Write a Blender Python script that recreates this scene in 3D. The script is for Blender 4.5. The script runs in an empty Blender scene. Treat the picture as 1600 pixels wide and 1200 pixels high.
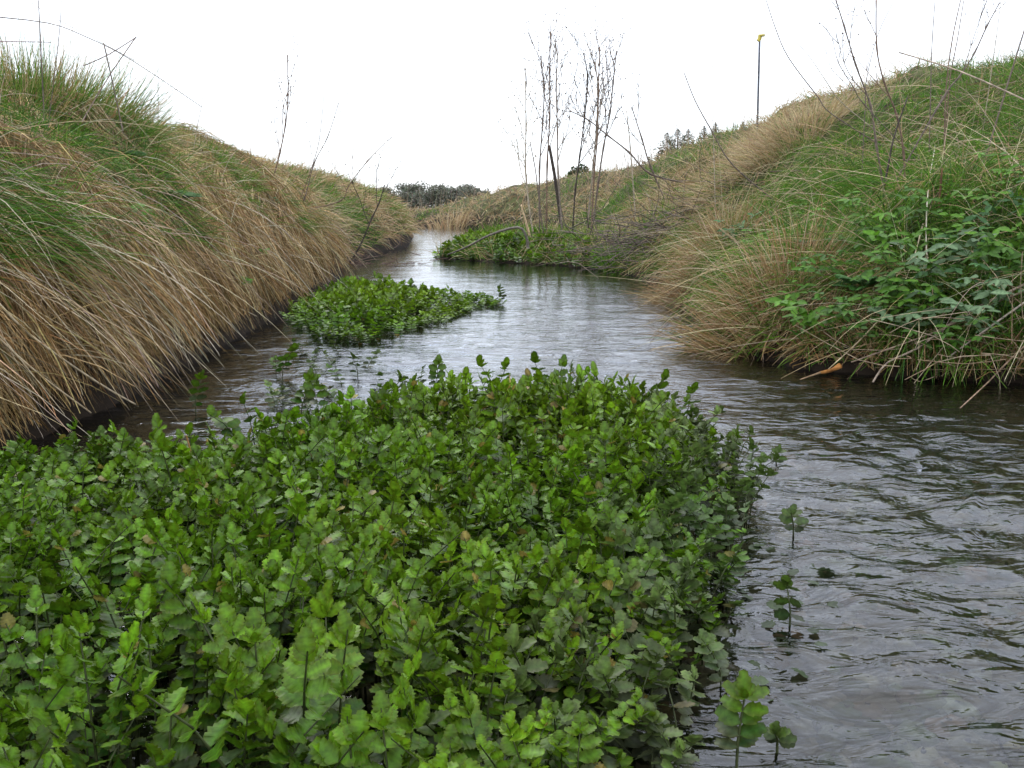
import bpy, math, random
import numpy as np
from mathutils import Vector
rng = np.random.default_rng(7)
random.seed(7)
sc = bpy.context.scene
COL = sc.collection

# ------------------------------------------------------------ camera, sky, sun
CAMH = 0.7; FPX = 1570.0; PITCH = math.atan(275.0/FPX)
cam = bpy.data.cameras.new('camera'); cam.sensor_width = 36; cam.lens = 36*FPX/1600
cam.clip_start = 0.05; cam.clip_end = 4000
camo = bpy.data.objects.new('camera', cam); COL.objects.link(camo)
camo.location = (0, 0, CAMH); camo.rotation_euler = (math.pi/2-PITCH, 0, 0)
sc.camera = camo

SUN_EL = math.radians(52); SUN_ROT = math.radians(25)
w = bpy.data.worlds.new("World"); sc.world = w; w.use_nodes = True
nt = w.node_tree; nt.nodes.clear()
sky = nt.nodes.new('ShaderNodeTexSky'); sky.sky_type = 'NISHITA'; sky.sun_disc = False
sky.sun_elevation = SUN_EL; sky.sun_rotation = SUN_ROT
b1 = nt.nodes.new('ShaderNodeBackground'); b1.inputs[1].default_value = 0.05
nt.links.new(sky.outputs[0], b1.inputs[0])
# overcast cloud layer: bright grey-white with faint broad variation
tc = nt.nodes.new('ShaderNodeTexCoord'); mp = nt.nodes.new('ShaderNodeMapping'); mp.inputs['Scale'].default_value = (1, 1, 3)
nz = nt.nodes.new('ShaderNodeTexNoise'); nz.inputs['Scale'].default_value = 2.2; nz.inputs['Detail'].default_value = 4
cr = nt.nodes.new('ShaderNodeValToRGB')
cr.color_ramp.elements[0].position = .3; cr.color_ramp.elements[0].color = (.84, .90, 1.0, 1)
cr.color_ramp.elements[1].position = .7; cr.color_ramp.elements[1].color = (.98, 1.0, 1.05, 1)
b2 = nt.nodes.new('ShaderNodeBackground'); b2.inputs[1].default_value = 1.3
nt.links.new(tc.outputs['Generated'], mp.inputs[0]); nt.links.new(mp.outputs[0], nz.inputs[0])
nt.links.new(nz.outputs[0], cr.inputs[0]); nt.links.new(cr.outputs[0], b2.inputs[0])
sxyz = nt.nodes.new('ShaderNodeSeparateXYZ'); nt.links.new(tc.outputs['Generated'], sxyz.inputs[0])
gr = nt.nodes.new('ShaderNodeMapRange'); gr.inputs[1].default_value = 0; gr.inputs[2].default_value = .6; gr.inputs[3].default_value = 1.6; gr.inputs[4].default_value = 2.4
nt.links.new(sxyz.outputs[2], gr.inputs[0]); nt.links.new(gr.outputs[0], b2.inputs[1])
ad = nt.nodes.new('ShaderNodeAddShader'); wo = nt.nodes.new('ShaderNodeOutputWorld')
nt.links.new(b1.outputs[0], ad.inputs[0]); nt.links.new(b2.outputs[0], ad.inputs[1]); nt.links.new(ad.outputs[0], wo.inputs[0])

sl = bpy.data.lights.new('sun', 'SUN'); sl.energy = 1.0; sl.angle = math.radians(20); sl.color = (1, .96, .9)
so = bpy.data.objects.new('sun', sl); COL.objects.link(so)
so.rotation_euler = (math.radians(38), 0, math.radians(-155))
sc.view_settings.view_transform = 'Standard'; sc.view_settings.look = 'None'
sc.view_settings.gamma = 1; sc.view_settings.exposure = -0.22; sc.view_settings.use_curve_mapping = False
sc.render.engine = 'CYCLES'
sc.cycles.max_bounces = 6; sc.cycles.transparent_max_bounces = 12

# ------------------------------------------------------------ geometry helpers
CT, ST = math.cos(PITCH), math.sin(PITCH)
def ray(px, py):
    u = (px-800)/FPX; v = (600-py)/FPX
    return np.array([u, CT+v*ST, -ST+v*CT])
def P(px, py, d):                      # point seen at a pixel, d metres ahead
    r = ray(px, py); return np.array([0, 0, CAMH]) + r*(d/r[1])
def G(px, py):                         # point of the water plane seen at a pixel
    r = ray(px, py); t = CAMH/-r[2]; return (r[0]*t, r[1]*t)

def hash2(ix, iy, seed):
    n = (ix*374761393 + iy*668265263 + seed*974634777) & 0xffffffff
    n = ((n ^ (n >> 13))*1274126177) & 0xffffffff
    n = n ^ (n >> 16)
    return (n & 0xffff)/65535.0
def vn(x, y, seed=0):
    x = np.asarray(x, float); y = np.asarray(y, float)
    ix = np.floor(x).astype(np.int64); iy = np.floor(y).astype(np.int64)
    fx = x-ix; fy = y-iy; fx = fx*fx*(3-2*fx); fy = fy*fy*(3-2*fy)
    a = hash2(ix, iy, seed); b = hash2(ix+1, iy, seed); c = hash2(ix, iy+1, seed); d = hash2(ix+1, iy+1, seed)
    return (a*(1-fx)+b*fx)*(1-fy)+(c*(1-fx)+d*fx)*fy
def fbm(x, y, seed=0, oct=3):
    s = 0; a = .5; t = 0
    for o in range(oct):
        s = s+a*vn(x*2**o, y*2**o, seed+o*17); t += a; a *= .5
    return s/t
def sst(x, a, b):
    t = np.clip((x-a)/(b-a), 0, 1); return t*t*(3-2*t)

def mesh_np(name, V, F, mat, col=None, parent=None, smooth=False, nper=4):
    V = np.ascontiguousarray(V, dtype=np.float32); F = np.ascontiguousarray(F, dtype=np.int32)
    me = bpy.data.meshes.new(name)
    me.vertices.add(len(V)); me.vertices.foreach_set('co', V.ravel())
    nf = len(F); k = F.shape[1]
    me.loops.add(nf*k); me.loops.foreach_set('vertex_index', F.ravel())
    me.polygons.add(nf); me.polygons.foreach_set('loop_start', np.arange(0, nf*k, k, dtype=np.int32))
    me.polygons.foreach_set('loop_total', np.full(nf, k, dtype=np.int32))
    if smooth: me.polygons.foreach_set('use_smooth', np.ones(nf, dtype=bool))
    me.update(calc_edges=True)
    if col is not None:
        ca = me.color_attributes.new('tint', 'FLOAT_COLOR', 'POINT')
        c4 = np.ones((len(V), 4), np.float32); c4[:, :3] = col; ca.data.foreach_set('color', c4.ravel())
    if mat: me.materials.append(mat)
    o = bpy.data.objects.new(name, me); COL.objects.link(o)
    if parent: o.parent = parent
    return o
def tag(o, label=None, cat=None, group=None, kind=None):
    if label: o['label'] = label
    if cat: o['category'] = cat
    if group: o['group'] = group
    if kind: o['kind'] = kind
    return o
def empty(name, loc, label, cat, group=None):
    o = bpy.data.objects.new(name, None); o.location = loc; o.empty_display_size = .05; COL.objects.link(o)
    return tag(o, label, cat, group)

# ------------------------------------------------------------ materials
def nodes_mat(name):
    m = bpy.data.materials.new(name); m.use_nodes = True; n = m.node_tree; n.nodes.clear()
    out = n.nodes.new('ShaderNodeOutputMaterial'); return m, n, out
def plant_mat(name, rough=.6, trans=.3, spec=.3, base=None, nscale=60, namp=.35, sat=1.0):
    m, n, out = nodes_mat(name)
    if base is None:
        a = n.nodes.new('ShaderNodeAttribute'); a.attribute_name = 'tint'; csrc = a.outputs['Color']
    else:
        a = n.nodes.new('ShaderNodeRGB'); a.outputs[0].default_value = (*base, 1); csrc = a.outputs[0]
    t = n.nodes.new('ShaderNodeTexCoord'); z = n.nodes.new('ShaderNodeTexNoise'); z.inputs['Scale'].default_value = nscale
    n.links.new(t.outputs['Object'], z.inputs['Vector'])
    mr = n.nodes.new('ShaderNodeMapRange'); mr.inputs[1].default_value = .3; mr.inputs[2].default_value = .7
    mr.inputs[3].default_value = .82*(1-namp); mr.inputs[4].default_value = .82*(1+namp)
    n.links.new(z.outputs[0], mr.inputs[0])
    mx = n.nodes.new('ShaderNodeVectorMath'); mx.operation = 'SCALE'
    n.links.new(csrc, mx.inputs[0]); n.links.new(mr.outputs[0], mx.inputs['Scale'])
    p = n.nodes.new('ShaderNodeBsdfPrincipled'); p.inputs['Roughness'].default_value = rough
    p.inputs['Specular IOR Level'].default_value = spec
    n.links.new(mx.outputs[0], p.inputs['Base Color'])
    if trans > 0:
        tr = n.nodes.new('ShaderNodeBsdfTranslucent'); n.links.new(mx.outputs[0], tr.inputs[0])
        ms = n.nodes.new('ShaderNodeMixShader'); ms.inputs[0].default_value = trans
        n.links.new(p.outputs[0], ms.inputs[1]); n.links.new(tr.outputs[0], ms.inputs[2]); n.links.new(ms.outputs[0], out.inputs[0])
    else: n.links.new(p.outputs[0], out.inputs[0])
    return m
M_STRAW = plant_mat('dry_straw', .7, .2, .2)
M_GRASS = plant_mat('green_grass', .55, .35, .18)
M_CRESS = plant_mat('cress_leaf', .36, .3, .26, nscale=120, namp=.32)
M_CSTEM = plant_mat('cress_stem', .5, .0, .3, base=(.06, .075, .025))
M_HERB = plant_mat('herb_leaf', .55, .3, .22, nscale=90, namp=.25)
M_HSTEM = plant_mat('herb_stem', .5, 0, .3, base=(.08, .13, .04))
M_CANE = plant_mat('dry_cane', .65, 0, .25, nscale=35, namp=.45)
M_CROWN = plant_mat('tree_foliage', .8, .2, .1, nscale=.6, namp=.3)
M_BARK = plant_mat('bark', .9, 0, .1, base=(.09, .075, .06), nscale=8)

def ground_mat():
    m, n, out = nodes_mat('soil')
    t = n.nodes.new('ShaderNodeTexCoord')
    z = n.nodes.new('ShaderNodeTexNoise'); z.inputs['Scale'].default_value = 5; z.inputs['Detail'].default_value = 8
    n.links.new(t.outputs['Object'], z.inputs['Vector'])
    r = n.nodes.new('ShaderNodeValToRGB'); e = r.color_ramp.elements
    e[0].position = .3; e[0].color = (.03, .022, .014, 1); e[1].position = .62; e[1].color = (.085, .095, .035, 1)
    e.new(.8).color = (.16, .12, .07, 1)
    n.links.new(z.outputs[0], r.inputs[0])
    # streambed: brown silt and gravel below the water line
    vo = n.nodes.new('ShaderNodeTexVoronoi'); vo.inputs['Scale'].default_value = 26
    n.links.new(t.outputs['Object'], vo.inputs['Vector'])
    r2 = n.nodes.new('ShaderNodeValToRGB'); e = r2.color_ramp.elements
    e[0].position = .15; e[0].color = (.045, .04, .028, 1); e[1].position = .85; e[1].color = (.17, .14, .10, 1)
    z2 = n.nodes.new('ShaderNodeTexNoise'); z2.inputs['Scale'].default_value = 9; z2.inputs['Detail'].default_value = 6
    n.links.new(t.outputs['Object'], z2.inputs['Vector'])
    am = n.nodes.new('ShaderNodeMixRGB'); am.inputs[0].default_value = .5
    n.links.new(vo.outputs['Color'], am.inputs[1]); n.links.new(z2.outputs[0], am.inputs[2])
    n.links.new(am.outputs[0], r2.inputs[0])
    g = n.nodes.new('ShaderNodeNewGeometry'); sx = n.nodes.new('ShaderNodeSeparateXYZ'); n.links.new(g.outputs['Position'], sx.inputs[0])
    mr = n.nodes.new('ShaderNodeMapRange'); mr.inputs[1].default_value = -.03; mr.inputs[2].default_value = .03
    n.links.new(sx.outputs[2], mr.inputs[0])
    mx = n.nodes.new('ShaderNodeMixRGB'); n.links.new(mr.outputs[0], mx.inputs[0]); n.links.new(r2.outputs[0], mx.inputs[1]); n.links.new(r.outputs[0], mx.inputs[2])
    # wet mud along the water line, blackened with painted shade for the overhang
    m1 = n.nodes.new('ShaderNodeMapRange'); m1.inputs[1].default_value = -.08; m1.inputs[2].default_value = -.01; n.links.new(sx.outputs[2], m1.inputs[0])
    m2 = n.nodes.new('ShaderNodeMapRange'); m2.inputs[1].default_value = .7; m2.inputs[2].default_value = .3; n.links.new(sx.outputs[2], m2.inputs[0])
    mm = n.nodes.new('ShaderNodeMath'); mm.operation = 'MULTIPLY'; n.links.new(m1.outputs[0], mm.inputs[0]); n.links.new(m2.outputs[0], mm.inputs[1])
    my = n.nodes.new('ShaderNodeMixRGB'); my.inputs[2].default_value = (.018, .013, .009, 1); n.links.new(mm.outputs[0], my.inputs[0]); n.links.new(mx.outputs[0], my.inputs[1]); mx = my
    p = n.nodes.new('ShaderNodeBsdfPrincipled'); p.inputs['Roughness'].default_value = .95; p.inputs['Specular IOR Level'].default_value = .1
    n.links.new(mx.outputs[0], p.inputs['Base Color'])
    bp = n.nodes.new('ShaderNodeBump'); bp.inputs['Strength'].default_value = .6; bp.inputs['Distance'].default_value = .03
    n.links.new(z2.outputs[0], bp.inputs['Height']); n.links.new(bp.outputs[0], p.inputs['Normal'])
    n.links.new(p.outputs[0], out.inputs[0]); return m
def water_mat():
    m, n, out = nodes_mat('stream_water')
    t = n.nodes.new('ShaderNodeTexCoord')
    mp = n.nodes.new('ShaderNodeMapping'); mp.inputs['Scale'].default_value = (1.0, 1.7, 1)
    n.links.new(t.outputs['Object'], mp.inputs[0])
    z = n.nodes.new('ShaderNodeTexNoise'); z.inputs['Scale'].default_value = 7; z.inputs['Detail'].default_value = 3; z.inputs['Distortion'].default_value = 1.0
    z2 = n.nodes.new('ShaderNodeTexNoise'); z2.inputs['Scale'].default_value = 26; z2.inputs['Detail'].default_value = 2; z2.inputs['Distortion'].default_value = .6
    n.links.new(mp.outputs[0], z.inputs['Vector']); n.links.new(mp.outputs[0], z2.inputs['Vector'])
    b = n.nodes.new('ShaderNodeBump'); b.inputs['Strength'].default_value = 1; b.inputs['Distance'].default_value = .013
    c = n.nodes.new('ShaderNodeBump'); c.inputs['Strength'].default_value = 1; c.inputs['Distance'].default_value = .0016
    sp_ = n.nodes.new('ShaderNodeSeparateXYZ'); n.links.new(t.outputs['Object'], sp_.inputs[0])
    calm = n.nodes.new('ShaderNodeMapRange'); calm.inputs[1].default_value = 2.5; calm.inputs[2].default_value = 10; calm.inputs[3].default_value = 1; calm.inputs[4].default_value = .2
    n.links.new(sp_.outputs[1], calm.inputs[0]); n.links.new(calm.outputs[0], b.inputs['Strength']); n.links.new(calm.outputs[0], c.inputs['Strength'])
    n.links.new(z.outputs[0], b.inputs['Height']); n.links.new(z2.outputs[0], c.inputs['Height']); n.links.new(b.outputs[0], c.inputs['Normal'])
    fr = n.nodes.new('ShaderNodeFresnel'); fr.inputs[0].default_value = 1.42; n.links.new(c.outputs[0], fr.inputs['Normal'])
    gl = n.nodes.new('ShaderNodeBsdfGlossy'); gl.inputs['Roughness'].default_value = .04; gl.inputs[0].default_value = (.93, .95, 1, 1)
    n.links.new(c.outputs[0], gl.inputs['Normal'])
    tr = n.nodes.new('ShaderNodeBsdfTransparent'); tr.inputs[0].default_value = (.50, .53, .46, 1)
    ms = n.nodes.new('ShaderNodeMixShader'); n.links.new(fr.outputs[0], ms.inputs[0]); n.links.new(tr.outputs[0], ms.inputs[1]); n.links.new(gl.outputs[0], ms.inputs[2])
    n.links.new(ms.outputs[0], out.inputs[0]); return m
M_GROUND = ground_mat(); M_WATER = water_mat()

# ------------------------------------------------------------ the lie of the land
LEFT = [(-1.7, -4), (-1.55, 0), (-1.5, 2), (-1.52, 2.9), G(170, 640), G(250, 590), G(335, 545), G(430, 497), G(500, 462), G(535, 437), G(528, 415), G(570, 400), G(640, 380),
        (-2.45, 25), (-3.3, 31), (-4.8, 35.5), (-9, 41), (-18, 47), (-40, 56)]
RIGHT_FAR = [(-40, 60), (-18, 52), (-9, 46), (-4.9, 40.5), (-3.2, 37.5), (-1.5, 35.5), (-.3, 34), (.6, 32), (1.0, 29)]
SPIT = [(.9, 25), (.1, 22), (-.6, 19.5), (-1.0, 16.5), G(678, 403), G(760, 409), G(850, 413), G(940, 421)]
RIGHT_NEAR = [G(1000, 434), G(1045, 446), G(1078, 490), G(1150, 545), G(1250, 575), G(1350, 586), G(1500, 592), G(1600, 598), (2.65, 3.2), (2.9, 2), (3, 0), (3.1, -4)]
POLY = np.array(LEFT+RIGHT_FAR+SPIT+RIGHT_NEAR)
RB = np.array(RIGHT_FAR+[(1.5, 26), (1.55, 20), (1.5, 15), (1.45, 12.2)]+RIGHT_NEAR)
LB = np.array(LEFT)
def dist_poly(X, Y, pts, closed):
    best = np.full(X.shape, 1e9)
    n = len(pts)
    for i in range(n if closed else n-1):
        ax, ay = pts[i]; bx, by = pts[(i+1) % n]
        dx, dy = bx-ax, by-ay; t = np.clip(((X-ax)*dx+(Y-ay)*dy)/(dx*dx+dy*dy), 0, 1)
        best = np.minimum(best, (X-ax-t*dx)**2+(Y-ay-t*dy)**2)
    return np.sqrt(best)
def inside(X, Y, pts):
    c = np.zeros(X.shape, bool); n = len(pts); j = n-1
    for i in range(n):
        xi, yi = pts[i]; xj, yj = pts[j]
        if yi != yj:
            c ^= ((yi > Y) != (yj > Y)) & (X < (xj-xi)*(Y-yi)/(yj-yi)+xi)
        j = i
    return c
SH = np.array(LEFT+list(map(tuple, RB)))         # water outline with the low spit left out
def height(X, Y):
    s = dist_poly(X, Y, POLY, True); ins = inside(X, Y, POLY)
    dl = dist_poly(X, Y, LB, False); dr = dist_poly(X, Y, RB, False); dsp = dist_poly(X, Y, np.array(SPIT), False)
    s2 = np.where(inside(X, Y, SH), 0, dr)
    jit = 1+.5*(fbm(X*1.1, Y*1.1, 5)-.5)
    near = sst(Y, 12, 3)
    left = np.interp(dl*jit, [0, .12, .3, .6, 1.0, 1.7, 3, 8], [0, .36, .66, .88, 1.04, 1.24, 1.38, 1.3])
    left = left*np.interp(Y, [0, 2, 8, 20, 28, 36, 45, 80], [1, 1, 1, 1.02, .9, .78, .6, .45])
    right = np.interp(s2*jit, [0, .15, .5, 1.1, 2.0, 2.8, 5, 14], [0, .2, .5, .98, 1.5, 1.76, 1.95, 1.8])
    hr = np.interp(Y, [0, 4, 7, 12, 24, 33, 60], [.83, .84, .90, 1.13, 1.18, 1.0, .6])
    far = sst(Y, 30, 36)
    hr = hr*(1-far*(1-np.interp(X, [-14, -6, -3.5, -1.8, 0, 3], [.22, .3, .36, .6, .82, 1])))
    right = right*hr
    isl = dl < np.minimum(dr, dsp)
    bank = np.where(isl, left, right)
    bank = bank*(1+.25*(fbm(X*.5, Y*.5, 9)-.5)) + (np.where(isl, .2, .34)*(fbm(X*1.9, Y*1.9, 3)-.5)+.10*(fbm(X*5, Y*5, 4, 2)-.5))*sst(np.where(isl, dl, s2), .05, .5)
    shelf = .14*sst(s, 0, .5)*(~isl)
    out = bank+shelf*(1-sst(s2, .1, .6)) + .02
    bed = -.30*sst(s, 0, .5) + .05*(fbm(X*2, Y*2, 21)-.5) - .01
    z = np.where(ins, bed, out)
    fl = sst(np.hypot(X, Y), 60, 130)
    return z*(1-fl)+.45*fl
class Grid:
    def __init__(s, x0, x1, y0, y1, st):
        s.x0, s.y0, s.st = x0, y0, st
        xs = np.arange(x0, x1+st, st); ys = np.arange(y0, y1+st, st); s.nx, s.ny = len(xs), len(ys)
        X, Y = np.meshgrid(xs, ys); s.Z = height(X, Y); s.gy, s.gx = np.gradient(s.Z, st)
    def at(s, A, x, y):
        u = np.clip((x-s.x0)/s.st, 0, s.nx-1.001); v = np.clip((y-s.y0)/s.st, 0, s.ny-1.001)
        i = u.astype(int); j = v.astype(int); u = u-i; v = v-j
        return (A[j, i]*(1-u)+A[j, i+1]*u)*(1-v)+(A[j+1, i]*(1-u)+A[j+1, i+1]*u)*v
GN = Grid(-8, 8, -1, 16, .04); GF = Grid(-45, 45, 10, 70, .2)
def hz(x, y):
    x = np.asarray(x, float); y = np.asarray(y, float)
    return np.where((np.abs(x) < 7.9) & (y < 15.9), GN.at(GN.Z, x, y), GF.at(GF.Z, x, y))
def hgrad(x, y):
    nr = (np.abs(x) < 7.9) & (y < 15.9)
    return np.where(nr, GN.at(GN.gx, x, y), GF.at(GF.gx, x, y)), np.where(nr, GN.at(GN.gy, x, y), GF.at(GF.gy, x, y))
def hit(px, py, back=.05):              # point just above the ground seen at a pixel
    r = ray(px, py); ts = np.concatenate([np.arange(1, 14, .01), np.arange(14, 60, .05)])
    p = np.array([0, 0, CAMH])[None]+r[None]*ts[:, None]
    z = np.maximum(hz(p[:, 0], p[:, 1]), 0)
    k = np.argmax(p[:, 2] < z) if (p[:, 2] < z).any() else 700
    return p[k]-r*back

def terrain():
    ys = [-4.0]
    while ys[-1] < 1500:
        y = ys[-1]; ys.append(y+max(.05, .014*max(y, 0)) if y < 60 else y*1.12)
    ys = np.array(ys); u = np.linspace(-1, 1, 440); u = np.sign(u)*(.55*np.abs(u)+.45*np.abs(u)**3)
    X = u[None]*(4.5+.95*np.maximum(ys, 0))[:, None]; Y = np.repeat(ys[:, None], len(u), 1)
    Z = height(X, Y); ny, nx = X.shape
    V = np.stack([X, Y, Z], -1).reshape(-1, 3); i = np.arange(ny*nx).reshape(ny, nx)
    F = np.stack([i[:-1, :-1], i[:-1, 1:], i[1:, 1:], i[1:, :-1]], -1).reshape(-1, 4)
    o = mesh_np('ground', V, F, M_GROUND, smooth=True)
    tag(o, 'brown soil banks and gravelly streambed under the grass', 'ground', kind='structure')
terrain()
def water():
    ys = [-4.0]
    while ys[-1] < 62:
        y = ys[-1]; ys.append(y+max(.025, .010*max(y, 0)))
    ys = np.array(ys); u = np.linspace(-1, 1, 420)
    half = np.where(ys < 20, 2.3+.16*np.maximum(ys, 0), 5.5+(ys-20)*.9)
    half = np.maximum(half, 3.4*(ys < 8))
    X = u[None]*half[:, None]; Y = np.repeat(ys[:, None], len(u), 1)
    amp = np.clip(1.15-Y/9, .14, 1)
    wx = X+.8*fbm(X*1.1, Y*1.1, 51); wy = Y+.6*fbm(X*1.1, Y*1.1, 52)
    Z = amp*(.030*(fbm(wx*2.1, wy*3.6, 31, 2)-.5)+.016*(fbm(wx*5.2+wy*1.2, wy*8.5, 33, 2)-.5))
    # a riffle that runs from the right bank towards the camera
    ux = wx*.8+wy*.6; uy = -wx*.6+wy*.8
    rif = np.exp(-((X-(1.3+.25*np.sin(Y*1.7)))/.55)**2)*sst(Y, 4.6, 3)
    Z += .022*rif*(np.abs(fbm(ux*6, uy*13, 35, 3)-.5)*2)**1.3
    Z += .011*np.clip(1.3-Y/6, 0, 1)*(fbm(wx*9+wy*3, wy*15-wx*3, 37, 2)-.5)
    ny, nx = X.shape
    V = np.stack([X, Y, Z], -1).reshape(-1, 3); i = np.arange(ny*nx).reshape(ny, nx)
    F = np.stack([i[:-1, :-1], i[:-1, 1:], i[1:, 1:], i[1:, :-1]], -1).reshape(-1, 4)
    tag(mesh_np('water', V, F, M_WATER, smooth=True), 'rippled clear stream water reflecting the pale sky', 'water', kind='structure')
water()

# ------------------------------------------------------------ blades
class Blades:
    def __init__(s): s.V = []; s.F = []; s.C = []; s.n = 0
    def add(s, root, d0, bend, L, W, C, K=4, floor=None, cut=None):
        N = len(root)
        if N == 0: return
        t = np.linspace(0, 1, K+1)[None, :, None]
        sp = root[:, None]+L[:, None, None]*(t*d0[:, None]+t*t*bend[:, None])
        if floor is not None:
            z = np.maximum(hz(sp[..., 0], sp[..., 1]), .0)+floor[:, None]*np.minimum(1, 4*t[..., 0])
            wet = hz(sp[..., 0], sp[..., 1]) < -.005
            sp[..., 2] = np.where(wet, sp[..., 2], np.maximum(sp[..., 2], z))
            for k in range(1, K+1):
                bad = wet[:, k] & (sp[:, k, 2] < .015)
                if cut is not None: bad |= (hz(sp[:, k, 0], sp[:, k, 1]) < .3) & (sp[:, k, 2] < cut)
                sp[bad, k] = sp[bad, k-1]+np.array([.001, 0, -.004])
        tan = np.gradient(sp, axis=1); tan /= np.linalg.norm(tan, axis=2, keepdims=True)+1e-9
        r = rng.normal(size=(N, 1, 3)); wd = np.cross(tan, r+0*tan); wd /= np.linalg.norm(wd, axis=2, keepdims=True)+1e-9
        wt = W[:, None, None]*(1-.85*t**1.6)*.5
        V = np.stack([sp-wd*wt, sp+wd*wt], 2).reshape(-1, 3)
        base = s.n+np.arange(N)[:, None]*(2*(K+1))+np.arange(K)[None]*2
        F = np.stack([base, base+1, base+3, base+2], -1).reshape(-1, 4)
        s.V.append(V); s.F.append(F); s.C.append(np.repeat(C, 2*(K+1), 0)); s.n += len(V)
    def build(s, name, mat, **k): return mesh_np(name, np.concatenate(s.V), np.concatenate(s.F), mat, col=np.concatenate(s.C), **k)
def relief(q, n, lo, hi):
    h = cell(q[:, 0], q[:, 1], .13, 300); h2 = cell(q[:, 0], q[:, 1], .4, 310)
    return lo+(hi-lo)*(.35*h[3]+.35*h2[3]+.3*rng.random(n))
def tint(q, c, a=.35):
    h = cell(q[:, 0], q[:, 1], .13, 300); h2 = cell(q[:, 0], q[:, 1], .4, 310)
    return c*(1+a*(h[2]+h2[2]-1))[:, None]
def pal(n, cols, wts, jit=.2):
    c = np.array(cols)[rng.choice(len(cols), n, p=np.array(wts)/sum(wts))]
    return c*(1+jit*rng.normal(size=(n, 1))).clip(.4, 1.8)*(1+.06*rng.normal(size=(n, 3)))
STRAW = [(.50, .37, .185), (.58, .46, .27), (.38, .26, .115), (.24, .145, .06), (.42, .36, .23)]
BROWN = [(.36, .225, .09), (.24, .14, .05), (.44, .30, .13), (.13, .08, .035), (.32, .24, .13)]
TAN = [(.50, .36, .19), (.42, .28, .14), (.58, .46, .29), (.33, .21, .10)]
GREEN = [(.085, .20, .02), (.13, .27, .025), (.055, .15, .02), (.18, .28, .045), (.10, .17, .045)]
def scatter(n, y0, y1, side, smin, smax, ang=.85):
    # positions on the banks: even in azimuth and log distance, so near ground gets more blades
    out = []
    tot = 0
    while tot < n:
        m = n*2
        y = np.exp(rng.uniform(math.log(y0), math.log(y1), m)); x = rng.uniform(-ang, ang, m)*(y+1.2)
        ins = inside(x, y, POLY)
        dl = dist_poly(x, y, LB, False); dr = dist_poly(x, y, RB, False)
        isl = dl < dr; s = np.where(isl, dl, dr)
        sl = np.hypot(*hgrad(x, y))
        ok = (~ins) & (isl == (side == 'L')) & (s > smin) & (s < smax) & (rng.random(m) < (np.sqrt(1+sl*sl)/2.2).clip(.2, 1)*np.exp(-s/3.2))
        out.append(np.stack([x[ok], y[ok], s[ok]], 1)); tot += ok.sum()
        if tot == 0: break
    return np.concatenate(out)[:n]
def cell(x, y, size, seed):
    u = x/size+1.4*fbm(x*3, y*3, seed+7, 2); v = y/size+1.4*fbm(x*3, y*3, seed+8, 2)
    iu = np.floor(u).astype(np.int64); iv = np.floor(v).astype(np.int64)
    return [hash2(iu, iv, seed+k) for k in range(4)]
def lie(q, up, down, spread, clump, streamdir=0.0, cl=2.2):
    x, y = q[:, 0], q[:, 1]; gx, gy = hgrad(x, y); g = np.hypot(gx, gy)+1e-6; n = len(q)
    gs = np.minimum(g, 2.2)
    dn = np.stack([-gx/g, -gy/g, -gs], 1)/np.sqrt(1+gs*gs)[:, None]*np.minimum(1, g*2)[:, None]
    a = (fbm(x*cl, y*cl, 71)-.5)*2*clump*3.1; cx = np.stack([np.cos(a*2), np.sin(a*2), 0*a], 1)*clump
    h = cell(x, y, .13, 300); h2 = cell(x, y, .4, 310)
    cx = cx+np.stack([h[0]-.5+1.8*(h2[0]-.5), h[1]-.5+1.8*(h2[1]-.5), .5*(h[2]-.5)], 1)*spread*2.2
    d = dn*down+np.array([0, 0, 1.0])*up+cx+rng.normal(size=(n, 3))*spread+np.array([0, -1, 0])*streamdir
    return d/np.linalg.norm(d, axis=1, keepdims=True)
def root(q, dz=0): return np.stack([q[:, 0], q[:, 1], hz(q[:, 0], q[:, 1])+dz], 1)
def lod(y, w): return np.maximum(w, .00055*y)
def down(n, a, b): 
    v = np.zeros((n, 3)); v[:, 2] = -rng.uniform(a, b, n); return v

# left bank, matted straw falling to the water
B = Blades()
q = scatter(64000, 2.2, 13, 'L', .02, 1.5); n = len(q)
gm = fbm(q[:, 0]*1.6, q[:, 1]*1.3, 61)
L = rng.uniform(.14, .6, n)*(.6+.6*rng.random(n))*np.interp(q[:, 2], [0, .25, .8], [.5, .8, 1])*(.55+.8*cell(q[:, 0], q[:, 1], .2, 320)[0])
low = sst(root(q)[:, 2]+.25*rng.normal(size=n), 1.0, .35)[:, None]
c = pal(n, STRAW, [4, 3, 3, 2, 1.5], .3)*(1-low)+pal(n, BROWN, [4, 4, 3, 2.5, 1.5], .3)*low  # browner low down: older wet straw, with some bank shade put into the colour
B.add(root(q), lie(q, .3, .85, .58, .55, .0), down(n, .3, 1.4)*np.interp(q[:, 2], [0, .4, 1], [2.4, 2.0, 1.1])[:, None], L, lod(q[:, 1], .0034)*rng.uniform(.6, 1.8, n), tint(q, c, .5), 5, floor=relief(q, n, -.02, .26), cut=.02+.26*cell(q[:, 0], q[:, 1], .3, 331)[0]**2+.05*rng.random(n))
q = scatter(14000, 2.2, 12, 'L', .05, 1.3); n = len(q)
B.add(root(q, .03), lie(q, .35, .45, .85, .3), down(n, .2, 1.1), rng.uniform(.12, .42, n), lod(q[:, 1], .0038), pal(n, STRAW+BROWN[:3], [2, 2, 2, 1, 1, 2, 1, 1], .3), 4, floor=relief(q, n, .02, .24))
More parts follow.
